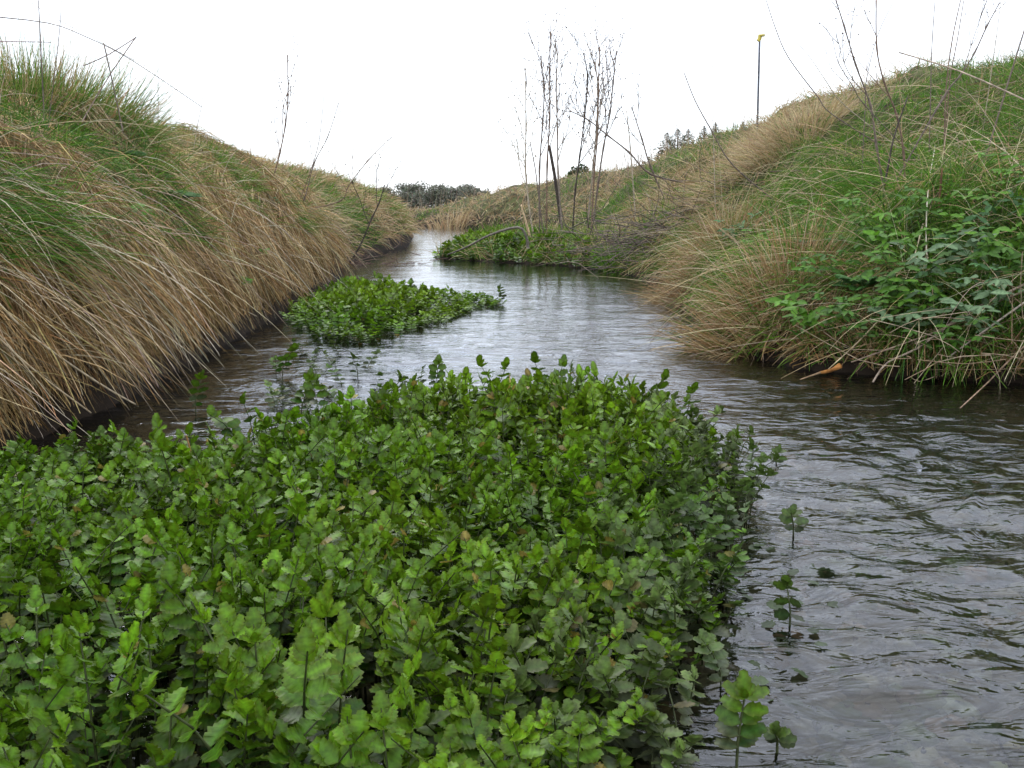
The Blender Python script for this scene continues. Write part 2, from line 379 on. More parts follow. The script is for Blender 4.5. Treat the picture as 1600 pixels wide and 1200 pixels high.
# flattened mats and locks lying at odd angles across the fall
q = scatter(26000, 2.2, 12, 'L', .12, 1.6); hq = cell(q[:, 0], q[:, 1], .22, 340); q = q[hq[0] > .5]; n = len(q); hq = cell(q[:, 0], q[:, 1], .22, 340)
an = hq[1]*6.283+rng.normal(size=n)*.35; gx_, gy_ = hgrad(q[:, 0], q[:, 1]); d = np.stack([np.cos(an), np.sin(an), (np.cos(an)*gx_+np.sin(an)*gy_)*.8], 1)+np.array([.5, 0, -.35])+rng.normal(size=(n, 3))*.15
d /= np.linalg.norm(d, axis=1, keepdims=True)
B.add(root(q, .05), d, down(n, .3, 1.3), rng.uniform(.12, .4, n), lod(q[:, 1], .0036)*rng.uniform(.7, 1.7, n), tint(q, pal(n, STRAW+BROWN[:2], [4, 4, 2, 1, 2, 1, 1], .3), .5), 4, floor=.05+.16*hq[2]+.04*rng.random(n))
# loose pale strands across the mat
q = scatter(1000, 2.2, 12, 'L', .1, 1.4); n = len(q)
B.add(root(q, .06), lie(q, .45, .7, .55, .1), down(n, .2, .8), rng.uniform(.4, .9, n), np.full(n, .0035), pal(n, [(.66, .55, .38), (.58, .50, .38)], [1, 1]), 6, floor=rng.uniform(.03, .16, n))
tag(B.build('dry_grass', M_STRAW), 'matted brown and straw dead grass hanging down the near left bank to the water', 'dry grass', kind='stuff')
# left bank top and beyond: mixed
B = Blades()
q = scatter(34000, 3, 16, 'L', .6, 6); n = len(q)
g = fbm(q[:, 0]*1.3, q[:, 1]*.9, 64)+.12*rng.normal(size=n); k = g > .44
for m_, cols, wt in ((~k, STRAW, [4, 3, 2, 1, 2]),):
    qq = q[m_]; n = len(qq)
    B.add(root(qq), lie(qq, .6, .55, .4, .3), down(n, .1, .6), rng.uniform(.12, .38, n), lod(qq[:, 1], .0035), pal(n, cols, wt), 4, floor=rng.uniform(0, .05, n))
q2 = scatter(26000, 12, 62, 'L', .03, 9); n = len(q2)
gg = fbm(q2[:, 0]*.7, q2[:, 1]*.4, 66)+.15*rng.normal(size=n); qq = q2[gg < .56]; n = len(qq)
B.add(root(qq), lie(qq, .7, .7, .4, .3), down(n, .1, .5), rng.uniform(.15, .5, n), lod(qq[:, 1], .004), pal(n, TAN+STRAW[:2], [2, 2, 2, 1, 2, 2]), 3, floor=rng.uniform(0, .08, n))
# thin flowering stems standing on the crest
qs = scatter(900, 3, 22, 'L', 1.0, 3.2); n = len(qs)
B.add(root(qs), lie(qs, 1.6, .1, .28, .1), down(n, 0, .15), rng.uniform(.25, .6, n), np.maximum(.0016, .00028*qs[:, 1]), pal(n, [(.30, .23, .15), (.42, .33, .22)], [1, 1]), 4)
tag(B.build('dry_grass', M_STRAW), 'straw tufts and thin dead stems along the top of the left bank', 'dry grass', kind='stuff')
B = Blades()
qq = q[k]; n = len(qq)
B.add(root(qq), lie(qq, 1.2, .35, .35, .2), down(n, .1, .6), rng.uniform(.1, .26, n), lod(qq[:, 1], .0042), pal(n, GREEN, [3, 2, 2, 2, 2]), 4)
qq = q2[gg >= .5]; n = len(qq)
B.add(root(qq), lie(qq, 1, .4, .35, .2), down(n, .1, .5), rng.uniform(.12, .32, n), lod(qq[:, 1], .005), pal(n, GREEN, [3, 3, 2, 3, 2]), 3)
q3 = scatter(30000, 2.2, 10, 'L', .15, 1.3); g3 = fbm(q3[:, 0]*2.4, q3[:, 1]*1.8, 77); qq = q3[g3+.22*sst(q3[:, 2], .2, 1.1)+.10*rng.normal(size=len(q3)) > .60]; n = len(qq)
B.add(root(qq, .07), lie(qq, .95, .6, .3, .2), down(n, .1, .7), rng.uniform(.14, .34, n), lod(qq[:, 1], .0045), pal(n, GREEN, [3, 2, 2, 1, 2]), 4, floor=rng.uniform(.08, .2, n))
tag(B.build('green_grass', M_GRASS), 'fresh green grass growing through the straw on the left bank', 'grass', kind='stuff')

# right bank
B = Blades()
q = scatter(34000, 2.6, 14, 'R', .03, 5); n = len(q)
pxr = 800+FPX*q[:, 0]/q[:, 1]
z = root(q)[:, 2]
gm = fbm(q[:, 0]*1.0, q[:, 1]*.8, 84)
straw_p = np.clip(.10+1.3*(gm-.50)+.10*sst(q[:, 1], 5.3, 7.5)*sst(q[:, 2], .7, .2)+.06*sst(q[:, 1], 7, 12), .08, .9)
k = rng.random(n) < straw_p; qq = q[k]; n = len(qq)
B.add(root(qq), lie(qq, .4, .8, .35, .35), down(n, .1, .7), rng.uniform(.2, .6, n), lod(qq[:, 1], .0035), pal(n, STRAW+TAN[:2], [4, 3, 3, 1.5, 1, 2, 2]), 4, floor=rng.uniform(0, .1, n))
# long strands combed along the bank
ql = scatter(1500, 2.8, 12, 'R', .05, 2.6); n = len(ql)
sd = lie(ql, .35, .5, .3, .15); sd[:, 0] -= .2; sd += np.array([-.3, -.25, 0]); sd /= np.linalg.norm(sd, axis=1, keepdims=True)
B.add(root(ql, .05), sd, down(n, .05, .45), rng.uniform(.4, 1.0, n), np.full(n, .0036), pal(n, [(.60, .50, .33), (.50, .40, .25), (.55, .43, .24), (.42, .30, .18)], [2, 2, 2, 1]), 6, floor=rng.uniform(.02, .14, n))
# lower tan skirts where the bank turns
qs_ = scatter(5500, 3.0, 13, 'R', .02, .5); n = len(qs_)
gk = fbm(qs_[:, 0]*1.5, qs_[:, 1]*1.5, 91) > .50; qs_ = qs_[gk]; n = len(qs_)
B.add(root(qs_, .03), lie(qs_, .55, 1, .35, .35), down(n, .4, 1.0), rng.uniform(.15, .38, n), lod(qs_[:, 1], .0036), pal(n, TAN+BROWN[:2], [3, 3, 2, 2, 1, 1]), 4, floor=rng.uniform(0, .12, n))
qf = scatter(5000, 2.8, 6.5, 'R', .0, .16); n = len(qf)
B.add(root(qf, .02), lie(qf, .35, .7, .5, .3), down(n, .5, 1.3), rng.uniform(.12, .36, n), np.full(n, .004), pal(n, BROWN+TAN[:2]+GREEN[:3], [3, 3, 2, 2, 1, 1, 1, 1, 1, 1]), 4, floor=rng.uniform(0, .1, n))
qt = scatter(1100, 3.5, 24, 'R', 1.6, 4.2); n = len(qt)
B.add(root(qt), lie(qt, 1.6, .1, .3, .1), down(n, 0, .15), rng.uniform(.2, .6, n), np.maximum(.0016, .00028*qt[:, 1]), pal(n, [(.34, .26, .17), (.46, .36, .24)], [1, 1]), 4)
tag(B.build('dry_grass', M_STRAW), 'straw strands lying across the near right bank', 'dry grass', kind='stuff')
B = Blades()
qq = q[~k]; n = len(qq)
B.add(root(qq), lie(qq, 1.1, .35, .4, .25), down(n, .1, .8), rng.uniform(.08, .28, n), lod(qq[:, 1], .005), pal(n, GREEN, [3, 3, 2, 2, 2]), 4)
qg = scatter(60000, 2.6, 14, 'R', .06, 4); n = len(qg)
B.add(root(qg), lie(qg, 1.0, .3, .45, .2), down(n, .2, .9), rng.uniform(.1, .32, n), lod(qg[:, 1], .0055), pal(n, GREEN, [3, 3, 1, 3, 1]), 3)
qh = scatter(6500, 2.8, 6.8, 'R', .03, 1.5); n = len(qh)
B.add(root(qh), lie(qh, 1.0, .45, .45, .3), down(n, .3, 1.1), rng.uniform(.2, .46, n), np.full(n, .0075), pal(n, GREEN, [3, 4, 2, 2, 1]), 5)
q4 = scatter(30000, 12, 70, 'R', .05, 12); n = len(q4)
gg = fbm(q4[:, 0]*.45, q4[:, 1]*.3, 96)+.14*rng.normal(size=n)-.12*sst(q4[:, 1], 24, 34)
qq = q4[gg >= .47]; n = len(qq)
B.add(root(qq), lie(qq, 1, .4, .35, .2), down(n, .1, .5), rng.uniform(.12, .32, n), lod(qq[:, 1], .005), pal(n, GREEN, [3, 3, 2, 3, 2]), 3)
tag(B.build('green_grass', M_GRASS), 'lush green grass covering the right bank', 'grass', kind='stuff')
B = Blades()
qq = q4[gg < .53]; n = len(qq)
B.add(root(qq), lie(qq, .7, .5, .4, .35), down(n, .1, .5), rng.uniform(.2, .55, n), lod(qq[:, 1], .004), pal(n, TAN+STRAW[:2], [3, 2, 3, 1, 2, 2]), 3, floor=rng.uniform(0, .06, n))
qt = scatter(500, 20, 48, 'R', .8, 4); n = len(qt)
B.add(root(qt), lie(qt, 1.6, .1, .18, .1), down(n, 0, .1), rng.uniform(.5, 1.3, n), .0004*qt[:, 1], pal(n, [(.34, .26, .18)], [1]), 3)
tag(B.build('dry_grass', M_STRAW), 'tan reedy grass on the far bank where the stream bends away', 'dry grass', kind='stuff')

# ------------------------------------------------------------ tubes
class Tubes:
    def __init__(s): s.V = []; s.F = []; s.C = []; s.n = 0
    def add(s, pts, r0, r1, col, sides=6, sub=3, node=0):
        pts = np.array(pts, float)
        if len(pts) > 2 and sub > 1:     # smooth the polyline
            T = np.linspace(0, len(pts)-1, (len(pts)-1)*sub+1); o = []
            for t in T:
                i = min(int(t), len(pts)-2); f = t-i
                p0 = pts[max(i-1, 0)]; p1 = pts[i]; p2 = pts[i+1]; p3 = pts[min(i+2, len(pts)-1)]
                o.append(.5*((2*p1)+(-p0+p2)*f+(2*p0-5*p1+4*p2-p3)*f*f+(-p0+3*p1-3*p2+p3)*f**3))
            pts = np.array(o)
        n = len(pts); rad = np.linspace(r0, r1, n)
        tan = np.gradient(pts, axis=0); tan /= np.linalg.norm(tan, axis=1, keepdims=True)+1e-9
        ref = np.array([.3, .9, .2]) if abs(tan[0] @ np.array([.3, .9, .2])) < .85 else np.array([1, 0, 0.])
        a = np.cross(tan, ref); a /= np.linalg.norm(a, axis=1, keepdims=True); b = np.cross(tan, a)
        if node:
            rad = rad*(1+.55*(np.arange(n) % node == 0))
        th = np.arange(sides)*2*math.pi/sides
        V = pts[:, None]+rad[:, None, None]*(np.cos(th)[None, :, None]*a[:, None]+np.sin(th)[None, :, None]*b[:, None])
        i = np.arange(n-1)[:, None]*sides+np.arange(sides)[None]; j = np.arange(n-1)[:, None]*sides+(np.arange(sides)[None]+1) % sides
        F = np.stack([i, j, j+sides, i+sides], -1).reshape(-1, 4)+s.n
        # end caps
        caps = []
        for e in (0, (n-1)*sides):
            caps += [[e+s.n, e+1+s.n, e+2+s.n, e+3+s.n], [e+s.n, e+3+s.n, e+4+s.n, e+(5 if sides > 5 else 4)+s.n]] if sides >= 6 else []
        if caps: F = np.concatenate([F, np.array(caps)])
        s.V.append(V.reshape(-1, 3)); s.F.append(F); s.C.append(np.tile(np.array(col), (n*sides, 1))*(1+.12*rng.normal(size=(n*sides, 1)))); s.n += n*sides
        return pts
    def build(s, name, mat=None, parent=None, off=None):
        V = np.concatenate(s.V)
        if off is not None: V = V-off
        return mesh_np(name, V, np.concatenate(s.F), mat or M_CANE, col=np.concatenate(s.C), parent=parent, smooth=True)

GREYB = (.17, .13, .105); PALE = (.42, .35, .26); DARK = (.07, .055, .045); STRW = (.55, .44, .28); REDB = (.20, .13, .09)
def grow_twigs(T, p, d, L, r, col, depth, droop=0.0):
    # one side twig with finer twigs and a few seed heads
    q = [p]; dd = d.copy()
    for i in range(3):
        dd = dd+np.array([0, 0, .22-droop])+rng.normal(size=3)*.12; dd /= np.linalg.norm(dd); q.append(q[-1]+dd*L/3)
    T.add(q, r, r*.5, col, 4, 2)
    if depth > 0:
        for f in (1, 2, 3):
            for _ in range(rng.integers(1, 3)):
                e = dd+rng.normal(size=3)*.55; e /= np.linalg.norm(e); grow_twigs(T, q[f], e, L*.45, r*.75, col, depth-1)
    else:
        a = rng.normal(size=3); a /= np.linalg.norm(a); k = q[-1]
        T.add([k, k+dd*r*4], r*2.0, r*1.4, np.array(col)*.8, 4, 1)
def stalk(name, label, cat, pix, d, r0=.008, r1=.003, col=GREYB, branches=0, blen=.35, frm=.5, group=None, ground=True, spread=.75, depth=1, dend=None, nm='stem'):
    de = d if dend is None else dend
    k = len(pix); pts = [P(px, py, de+(d-de)*i/(k-1)) for i, (px, py) in enumerate(pix)]   # top first
    pts = pts[::-1]
    if ground:
        b = pts[0]; h = float(hz(b[0], b[1]))
        if b[2] > h-.02: 
            dv = pts[0]-pts[1]; dv = dv/np.linalg.norm(dv)
            b2 = b+dv*min(.8, (b[2]-h+.04)/max(.3, -dv[2])) if dv[2] < 0 else b.copy()
            b2 = np.array([b2[0], b2[1], float(hz(b2[0], b2[1]))-.04]); pts = [b2]+pts
    off = np.array(pts[0]); o = empty(name, off, label, cat, group)
    T = Tubes(); sp = T.add(pts, r0, r1, col, 6, 4, node=(4 if branches else 0)); T.build(nm, parent=o, off=off)
    m = len(sp)
    for b in range(branches):
        i = int(m*(frm+(1-frm)*(b+.5)/branches*.98)); i = min(i, m-2)
        t = sp[i+1]-sp[i-1]; t /= np.linalg.norm(t); s = rng.normal(size=3); s -= t*(s@t); s[1] *= .6; s /= np.linalg.norm(s)
        dd = t*1.0+s*spread; dd /= np.linalg.norm(dd)
        T2 = Tubes(); grow_twigs(T2, sp[i], dd, blen*(1.15-.6*b/branches)*rng.uniform(.7, 1.2), (r0+(r1-r0)*i/m)*.62, col, depth)
        T2.build('branch', parent=o, off=off)
    return o

GRP = 'tall dead stalks standing on the low spit'
cl = [([(821,127),(822,197),(821,263),(826,317),(833,366)], 'leftmost tall dead stalk on the spit, pale and standing apart'),
      ([(845,87),(850,140),(848,190),(843,263),(843,322)], 'second tall dead stalk from the left on the spit, kinked near the top'),
      ([(860,50),(859,117),(859,183),(855,257),(854,335)], 'tallest dead stalk on the spit, thin with a branching tip'),
      ([(872,80),(869,130),(871,203),(872,270),(877,345)], 'grey dead stalk just right of the broken dark stake on the spit'),
      ([(912,83),(918,123),(913,187),(906,243),(899,297),(895,356)], 'dark dead stalk leaning right, first after the gap in the cluster'),
      ([(930,97),(934,140),(932,197),(927,257),(921,322)], 'pale thin dead stalk close beside the dark leaning one'),
      ([(937,73),(935,147),(933,217),(928,277),(925,342)], 'grey dead stalk in the middle of the right-hand bunch'),
      ([(963,80),(958,130),(953,177),(943,230),(935,285)], 'rightmost tall dead stalk, leaning right with a wide branching top')]
for i, (pix, lab) in enumerate(cl):
    stalk('dead_stalk', lab, 'dead stalk', pix, 14.6+.25*(i % 3), .0125, .007, [PALE, GREYB, REDB, (.26, .21, .17), DARK, (.33, .27, .2), REDB, GREYB][i], branches=9, blen=.62, frm=.42, group=GRP, spread=.5)
stalk('leaning_twig', 'thin twig with budded tip leaning left across the dead stalks', 'twig', [(890,173),(920,188),(950,212),(983,238),(1017,272)], 13.5, .012, .006, GREYB, 5, .3, .75, spread=.6)
stalk('dead_weed', 'short grey stem right of the leaning twig on the bank', 'stem', [(979,173),(983,210),(987,258)], 14, .010, .006, PALE)
stalk('dead_weed', 'bent grey stem with two side shoots behind the leaning twig', 'stem', [(987,167),(1003,217),(1017,262)], 13.5, .012, .006, GREYB, 2, .5, .4)
stalk('dead_weed', 'thin slanting stem between the first two tall stalks', 'stem', [(828,222),(836,262),(842,310)], 14.5, .010, .006, GREYB)
stalk('broken_stake', 'short dark broken stake standing behind the dead stalks', 'stake', [(858,227),(863,254),(868,284)], 15.5, .026, .022, DARK, nm='stake_wood')
stalk('reed_splinter', 'pale split reed stub upright on the spit beside the fallen branch', 'reed', [(814,320),(818,334),(823,352)], 13.6, .022, .012, (.55, .4, .24))
# fallen branch
def lying(name, label, cat, pix, r0, r1, col, back=.06, group=None, ds=None, part='stem', sub=3):
    pts = [hit(px, py, back) if ds is None else P(px, py, ds[i]) for i, (px, py) in enumerate(pix)]
    T = Tubes(); T.add(pts, r0, r1, col, 6, sub); o = T.build(name)
    return tag(o, label, cat, group)
lying('fallen_branch', 'curved grey branch fallen across the green spit with its tip at the water', 'branch', [(825,388),(822,369),(809,355),(766,367),(729,386),(699,398)], .022, .010, (.17, .15, .12), ds=[13, 13, 13, 13.2, 13.4, 13.6])
# right bank stems
R = [([(1197,0),(1212,45),(1232,90),(1277,150),(1302,180)], 7.5, .006, GREYB, 'long grey stem arching left from the right bank crest, right of the fence post', 0),
     ([(1069,114),(1086,157),(1109,199),(1146,259)], 8.5, .008, GREYB, 'dark stem leaning left with a cut tip, left of the fence post', 0),
     ([(1114,94),(1114,188),(1115,225)], 9, .005, PALE, 'thin straight pale stem left of the fence post', 0),
     ([(1306,0),(1319,41),(1337,101),(1360,165),(1369,225),(1384,311)], 6, .007, GREYB, 'tall dark stem leaning left, crossing the whole right bank', 3),
     ([(1369,0),(1370,75),(1381,127),(1401,180),(1412,240),(1416,319)], 5.8, .007, REDB, 'tall bent stem with a kink near the crest of the right bank', 2),
     ([(1461,0),(1456,75),(1454,152)], 6.5, .005, GREYB, 'thin upright stem standing alone on the right bank crest', 0),
     ([(1501,0),(1487,67),(1478,142),(1476,210)], 6, .006, REDB, 'left one of a close pair of tall stems near the right edge', 0),
     ([(1506,0),(1495,67),(1484,124),(1479,200)], 6.1, .005, REDB, 'right one of a close pair of tall stems near the right edge', 0),
     ([(1562,4),(1542,41),(1523,82),(1499,120),(1472,156)], 5.8, .006, GREYB, 'forked grey stem leaning right over the right bank crest', 3),
     ([(1606,30),(1600,49),(1585,97)], 5.5, .006, GREYB, 'dark stem at the far right edge of the bank crest', 0),
     ([(1564,0),(1558,50),(1551,98)], 6.5, .004, PALE, 'thin pale stem right of the forked grey stem', 0),
     ([(1231,52),(1262,85),(1289,124),(1320,165)], 7, .004, PALE, 'thin arching straw right of the long grey stem', 0),
     ([(1397,0),(1371,56),(1354,124),(1352,165)], 6.5, .004, GREYB, 'fine stem leaning right between the two tall bank stems', 0),
     ([(1301,60),(1310,98),(1334,137),(1352,165)], 6.5, .004, GREYB, 'fine stem with little seed heads left of the tall dark stem', 4),
     ([(1418,152),(1397,214),(1388,258)], 5.6, .008, DARK, 'short dark snag slanting on the right bank face', 0),
     ([(1472,262),(1470,288),(1467,318)], 4.9, .010, (.16, .085, .04), 'thick brown dead stub upright in the right bank grass', 0)]
for pix, d, r, c, lab, nb in R:
    stalk('dead_weed', lab, 'dry stem', pix, d, r*.8, r*.42, c, nb, .3, .35, group='dry stems rising from the right bank', spread=.7)
lying('dry_straw', 'long pale straw leaning from the right bank crest down to the right edge', 'straw', [(1405,82),(1499,111),(1605,158)], .003, .004, (.45, .35, .26), ds=[5.2, 4.9, 4.6], group='long single straws')
# left bank stems
Lf = [([(449,86),(450,150),(446,195),(437,240),(426,280)], 9, .009, REDB, 'branched dead stem standing tallest on the left bank crest', 7, .35),
      ([(248,0),(247,80),(247,160)], 6, .003, PALE, 'hair-thin upright straw above the left bank crest', 0, 0),
      ([(324,56),(317,150),(309,195)], 7, .0035, PALE, 'thin slightly curved straw right of the hair-thin one', 0, 0),
      ([(508,124),(501,202),(491,250)], 9, .005, REDB, 'upright reddish stem right of the branched dead stem', 0, 0),
      ([(529,161),(512,214),(491,255),(476,310)], 9, .006, GREYB, 'curved grey stem leaning right on the left bank', 2, .25),
      ([(612,214),(575,251),(545,290),(530,315)], 9.5, .006, REDB, 'forked twig leaning right where the left bank drops', 5, .3),
      ([(60,0),(62,40),(64,80)], 4.6, .004, GREYB, 'grey stem above the grass tussock at the left edge', 0, 0),
      ([(96,0),(94,35),(90,75)], 4.6, .0025, GREYB, 'thin stem above the tussock, right of the grey one', 0, 0),
      ([(601,289),(592,318),(581,341),(562,385)], 12, .012, DARK, 'dark broken twig bent over at the end of the left bank', 3, .5)]
for pix, d, r, c, lab, nb, bl in Lf:
    stalk('dead_weed', lab, 'dry stem', pix, d, r*.85, r*.45, c, nb, bl or .2, .35, group='dry stems rising from the left bank', spread=.8)
def straw(lab, pix, ds, r0, r1, col, name='dry_straw'):
    lying(name, lab, 'straw', pix, r0, r1, col, ds=ds, group='long single straws')
straw('long straw arching from the left edge over the tussock down to the bank crest', [(-20,25),(75,36),(131,56),(206,94),(315,167)], [4, 4.1, 4.2, 4.4, 4.9], .0022, .0016, (.28, .22, .18))
straw('straight thin straw crossing the sky above the left tussock', [(43,0),(86,28),(150,62),(230,105)], [4.4, 4.4, 4.5, 4.6], .0012, .0012, (.3, .26, .22))
straw('bent straw folded sharply down beside the tussock', [(192,205),(175,125),(162,67)], [4.6, 4.6, 4.6], .003, .003, (.18, .14, .11))
straw('bent straw whose point stands highest right of the tussock', [(128,190),(173,115),(213,57)], [4.6, 4.6, 4.6], .003, .0025, (.30, .22, .18))
straw('straw running back left from the highest bent point', [(130,103),(170,85),(213,58)], [4.5, 4.5, 4.6], .0022, .0025, (.26, .2, .18))
straw('level straw sticking out at the left edge of the sky', [(-30,65),(20,65),(80,66)], [4.2, 4.2, 4.2], .002, .0015, (.3, .2, .2))
# straws on the left face
for lab, pix, r, c in [
    ('thick pale straw slanting down the left bank to the cress', [(-20,455),(49,525),(150,596),(212,632)], .0045, (.66, .54, .36)),
    ('pale straw below the thick one, at the left edge', [(-20,512),(56,581),(142,645)], .004, (.6, .47, .3)),
    ('lone straw pointing right on the dark lower left bank', [(244,424),(322,457),(401,494)], .0035, (.62, .52, .38)),
    ('brown cane lying below the overhang of the left bank', [(395,384),(430,403),(472,427)], .009, (.33, .22, .14)),
    ('greenish thick stem leaning at the left edge under the tussock', [(-10,258),(25,210),(62,159)], .006, (.30, .30, .14)),
    ('bent pale straw with a knee on the left bank', [(-10,412),(67,396),(90,410),(124,422)], .004, (.58, .46, .3))]:
    lying('dry_straw', lab, 'straw', pix, r, r*.6, c, back=.16, group='long single straws')
# canes on the right bank foot
for lab, pix, r, c in [
    ('longest grey cane slanting from the right edge down into the water', [(1610,440),(1512,488),(1469,518),(1432,545),(1386,567),(1364,597)], .006, (.36, .28, .21)),
    ('brown cane running just under the longest grey cane', [(1610,452),(1534,481),(1470,515),(1403,540),(1330,566)], .005, (.33, .24, .17)),
    ('pale cane from the right edge falling steeply to the dark bank foot', [(1610,466),(1545,512),(1482,558)], .005, (.50, .42, .34)),
    ('straight straw from the leafy plants down to the orange stub', [(1381,492),(1340,535),(1294,577)], .0035, (.58, .46, .28)),
    ('tan cane pointing up right above the pale-leaved plant', [(1574,416),(1523,457),(1464,497)], .0045, (.5, .37, .24)),
    ('brown cane dipping into the water near the right edge', [(1610,532),(1570,570),(1545,596),(1500,638)], .004, (.30, .2, .13)),
    ('long bent straw beside the feathery green leaf', [(1392,392),(1327,413),(1289,440),(1240,470)], .0035, (.55, .45, .32)),
    ('upright kinked straw in the middle of the right bank greenery', [(1442,350),(1429,400),(1412,444)], .004, (.56, .48, .3)),
    ('thin straw running down right through the broad leaves', [(1359,350),(1414,392),(1493,453)], .003, (.5, .42, .22)),
    ('level straw lying on top of the right bank greenery', [(1250,385),(1320,383),(1394,384)], .003, (.6, .5, .36)),
    ('pale split cane lying on the slope above the greenery', [(1277,266),(1315,292),(1349,319)], .006, (.62, .54, .44)),
    ('dark looping twig on the right bank slope', [(1200,268),(1260,266),(1330,262)], .005, (.16, .11, .08)),
    ('upright pale straw standing over the right bank greenery', [(1461,228),(1450,300),(1447,370),(1449,408)], .0035, (.6, .55, .42)),
    ('curved brown straw low over the water at the bank turn', [(1075,478),(1045,500),(1015,530)], .003, (.30, .22, .15)),
    ('grey root arching at the dark hollow of the right bank', [(1090,345),(1045,365),(1010,395)], .012, (.26, .21, .16))]:
    lying('dry_cane' if r > .004 else 'dry_straw', lab, 'cane' if r > .004 else 'straw', pix, r, r*.6, c, back=.14, group='canes and straws on the right bank')
# orange stub
o = empty('broken_reed', hit(1297, 579, .04), 'broken reed with an orange torn end at the foot of the right bank', 'reed'); off = np.array(o.location)
T = Tubes(); T.add([hit(1250, 593, .1), hit(1281, 586, .1)+[0, 0, .01]], .002, .005, (.45, .3, .17), 6, 1); T.build('thin_tail', parent=o, off=off)
T = Tubes(); T.add([hit(1281, 586, .1)+[0, 0, .01], hit(1298, 579, .1), hit(1313, 571, .1)], .006, .012, (.50, .22, .06), 8, 2); T.build('torn_end', parent=o, off=off)
# straws standing in the cress
for lab, pix, d, c in [('orange straw standing in the left of the foreground cress', [(291,680),(304,725),(320,775)], 2.35, (.42, .22, .08)),
                    ('short pale straw sticking up at the back of the foreground cress', [(796,585),(798,605),(801,622)], 3.1, (.62, .42, .2)),
                    ('brown straw leaning in the middle of the foreground cress', [(476,880),(466,915),(455,950)], 1.75, (.3, .17, .08)),
                    ('dark thin twig poking out of the water at the bottom right', [(1560,1155),(1570,1178),(1582,1205)], 1.25, (.04, .03, .025))]:
    lying('dry_straw', lab, 'straw', pix, .0018, .0028, c, ds=[d, d, d], group='long single straws')
# white stone
def stone(name, label, cat, loc, size, col):
    m = 14; th = np.linspace(0, math.pi, 9); ph = np.linspace(0, 2*math.pi, m, endpoint=False)
    A, Bb = np.meshgrid(th, ph, indexing='ij'); r = 1+.35*(fbm(np.cos(Bb)*2+5, A*2+np.sin(Bb), 5)-.5)
    V = np.stack([r*np.sin(A)*np.cos(Bb)*size[0], r*np.sin(A)*np.sin(Bb)*size[1], r*np.cos(A)*size[2]], -1).reshape(-1, 3)
    i = np.arange(8*m).reshape(8, m); j = np.roll(i, -1, 1); F = np.stack([i, j, j+m, i+m], -1).reshape(-1, 4)
    o = mesh_np(name, V, F, M_CANE, col=np.tile(col, (len(V), 1)), smooth=True); o.location = loc; tag(o, label, cat); return o
stone('white_stone', 'small white stone at the water line below the right bank turn', 'stone', P(958, 419, 11.6), (.13, .08, .05), (.75, .75, .74))

def tangle(lab, px, py, n, rad, L, cols, name='twig_tangle', back=.05, flat=.35):
    c = hit(px, py, back); T = Tubes()
    for k in range(n):
        p = c+rng.normal(size=3)*np.array([rad, rad*.7, rad*flat]); p[2] = max(p[2], max(float(hz(p[0], p[1])), 0)+.01)
        d = rng.normal(size=3)*np.array([1, .7, .5]); d[2] = abs(d[2])*.6-.1; d /= np.linalg.norm(d); l = L*rng.uniform(.4, 1.1)
        b = rng.normal(size=3)*.25; T.add([p, p+d*l*.5, p+(d+b)*l], .0035*(py < 450)+.002, .0015, cols[rng.integers(len(cols))], 4, 2)
    tag(T.build(name), lab, 'twigs', kind='stuff')
tangle('dark tangle of twigs and dead stems in the hollow of the right bank turn', 1020, 385, 260, .42, .7, [(.13, .10, .08), (.20, .16, .13), (.26, .21, .16), (.09, .07, .055)])
tangle('brown twiggy weeds over the water at the end of the left bank', 560, 412, 70, .3, .4, [(.13, .08, .06), (.18, .12, .09)])
tangle('sparse dead stems hanging in a tangle at the right edge of the bank foot', 1570, 545, 60, .2, .4, [(.35, .26, .17), (.25, .17, .1), (.45, .36, .24)])
# ------------------------------------------------------------ electric fence
po = P(1187, 60, 13); pb = P(1184, 195, 13); base = np.array([pb[0], 13, float(hz(pb[0], 13))])
f = empty('fence_post', base, 'thin grey electric fence post with a yellow insulator on the right bank crest', 'fence post')
T = Tubes(); T.add([base+[0, 0, -.1], (base+po)/2, po], .013, .013, (.12, .125, .15), 8, 2); T.build('pole', parent=f, off=base)
YEL = plant_mat('yellow_plastic', .4, 0, .5, base=(.6, .48, .06), namp=.05)
T = Tubes(); T.add([po+[-.02, 0, -.03], po+[0, 0, .0], po+[.005, 0, .045]], .024, .026, (.8, .65, .05), 8, 2); T.add([po+[0, -.02, .03], po+[.055, -.02, .035]], .016, .018, (.8, .6, .05), 6, 1)
T.build('insulator', YEL, parent=f, off=base)
T = Tubes(); T.add([P(1420, -45, 5.5), P(1330, 0, 8), P(1240, 38, 11), po+[.03, -.02, .03]], .0012, .003, (.55, .58, .62), 4, 4)
T.add([po+[.03, -.02, .03], P(1130, 95, 15.5), P(1050, 135, 19), P(960, 186, 26), P(880, 240, 40)], .003, .004, (.55, .58, .62), 4, 4)
tag(T.build('fence_wire'), 'thin pale electric fence wire sagging across the sky through the yellow insulator', 'wire')

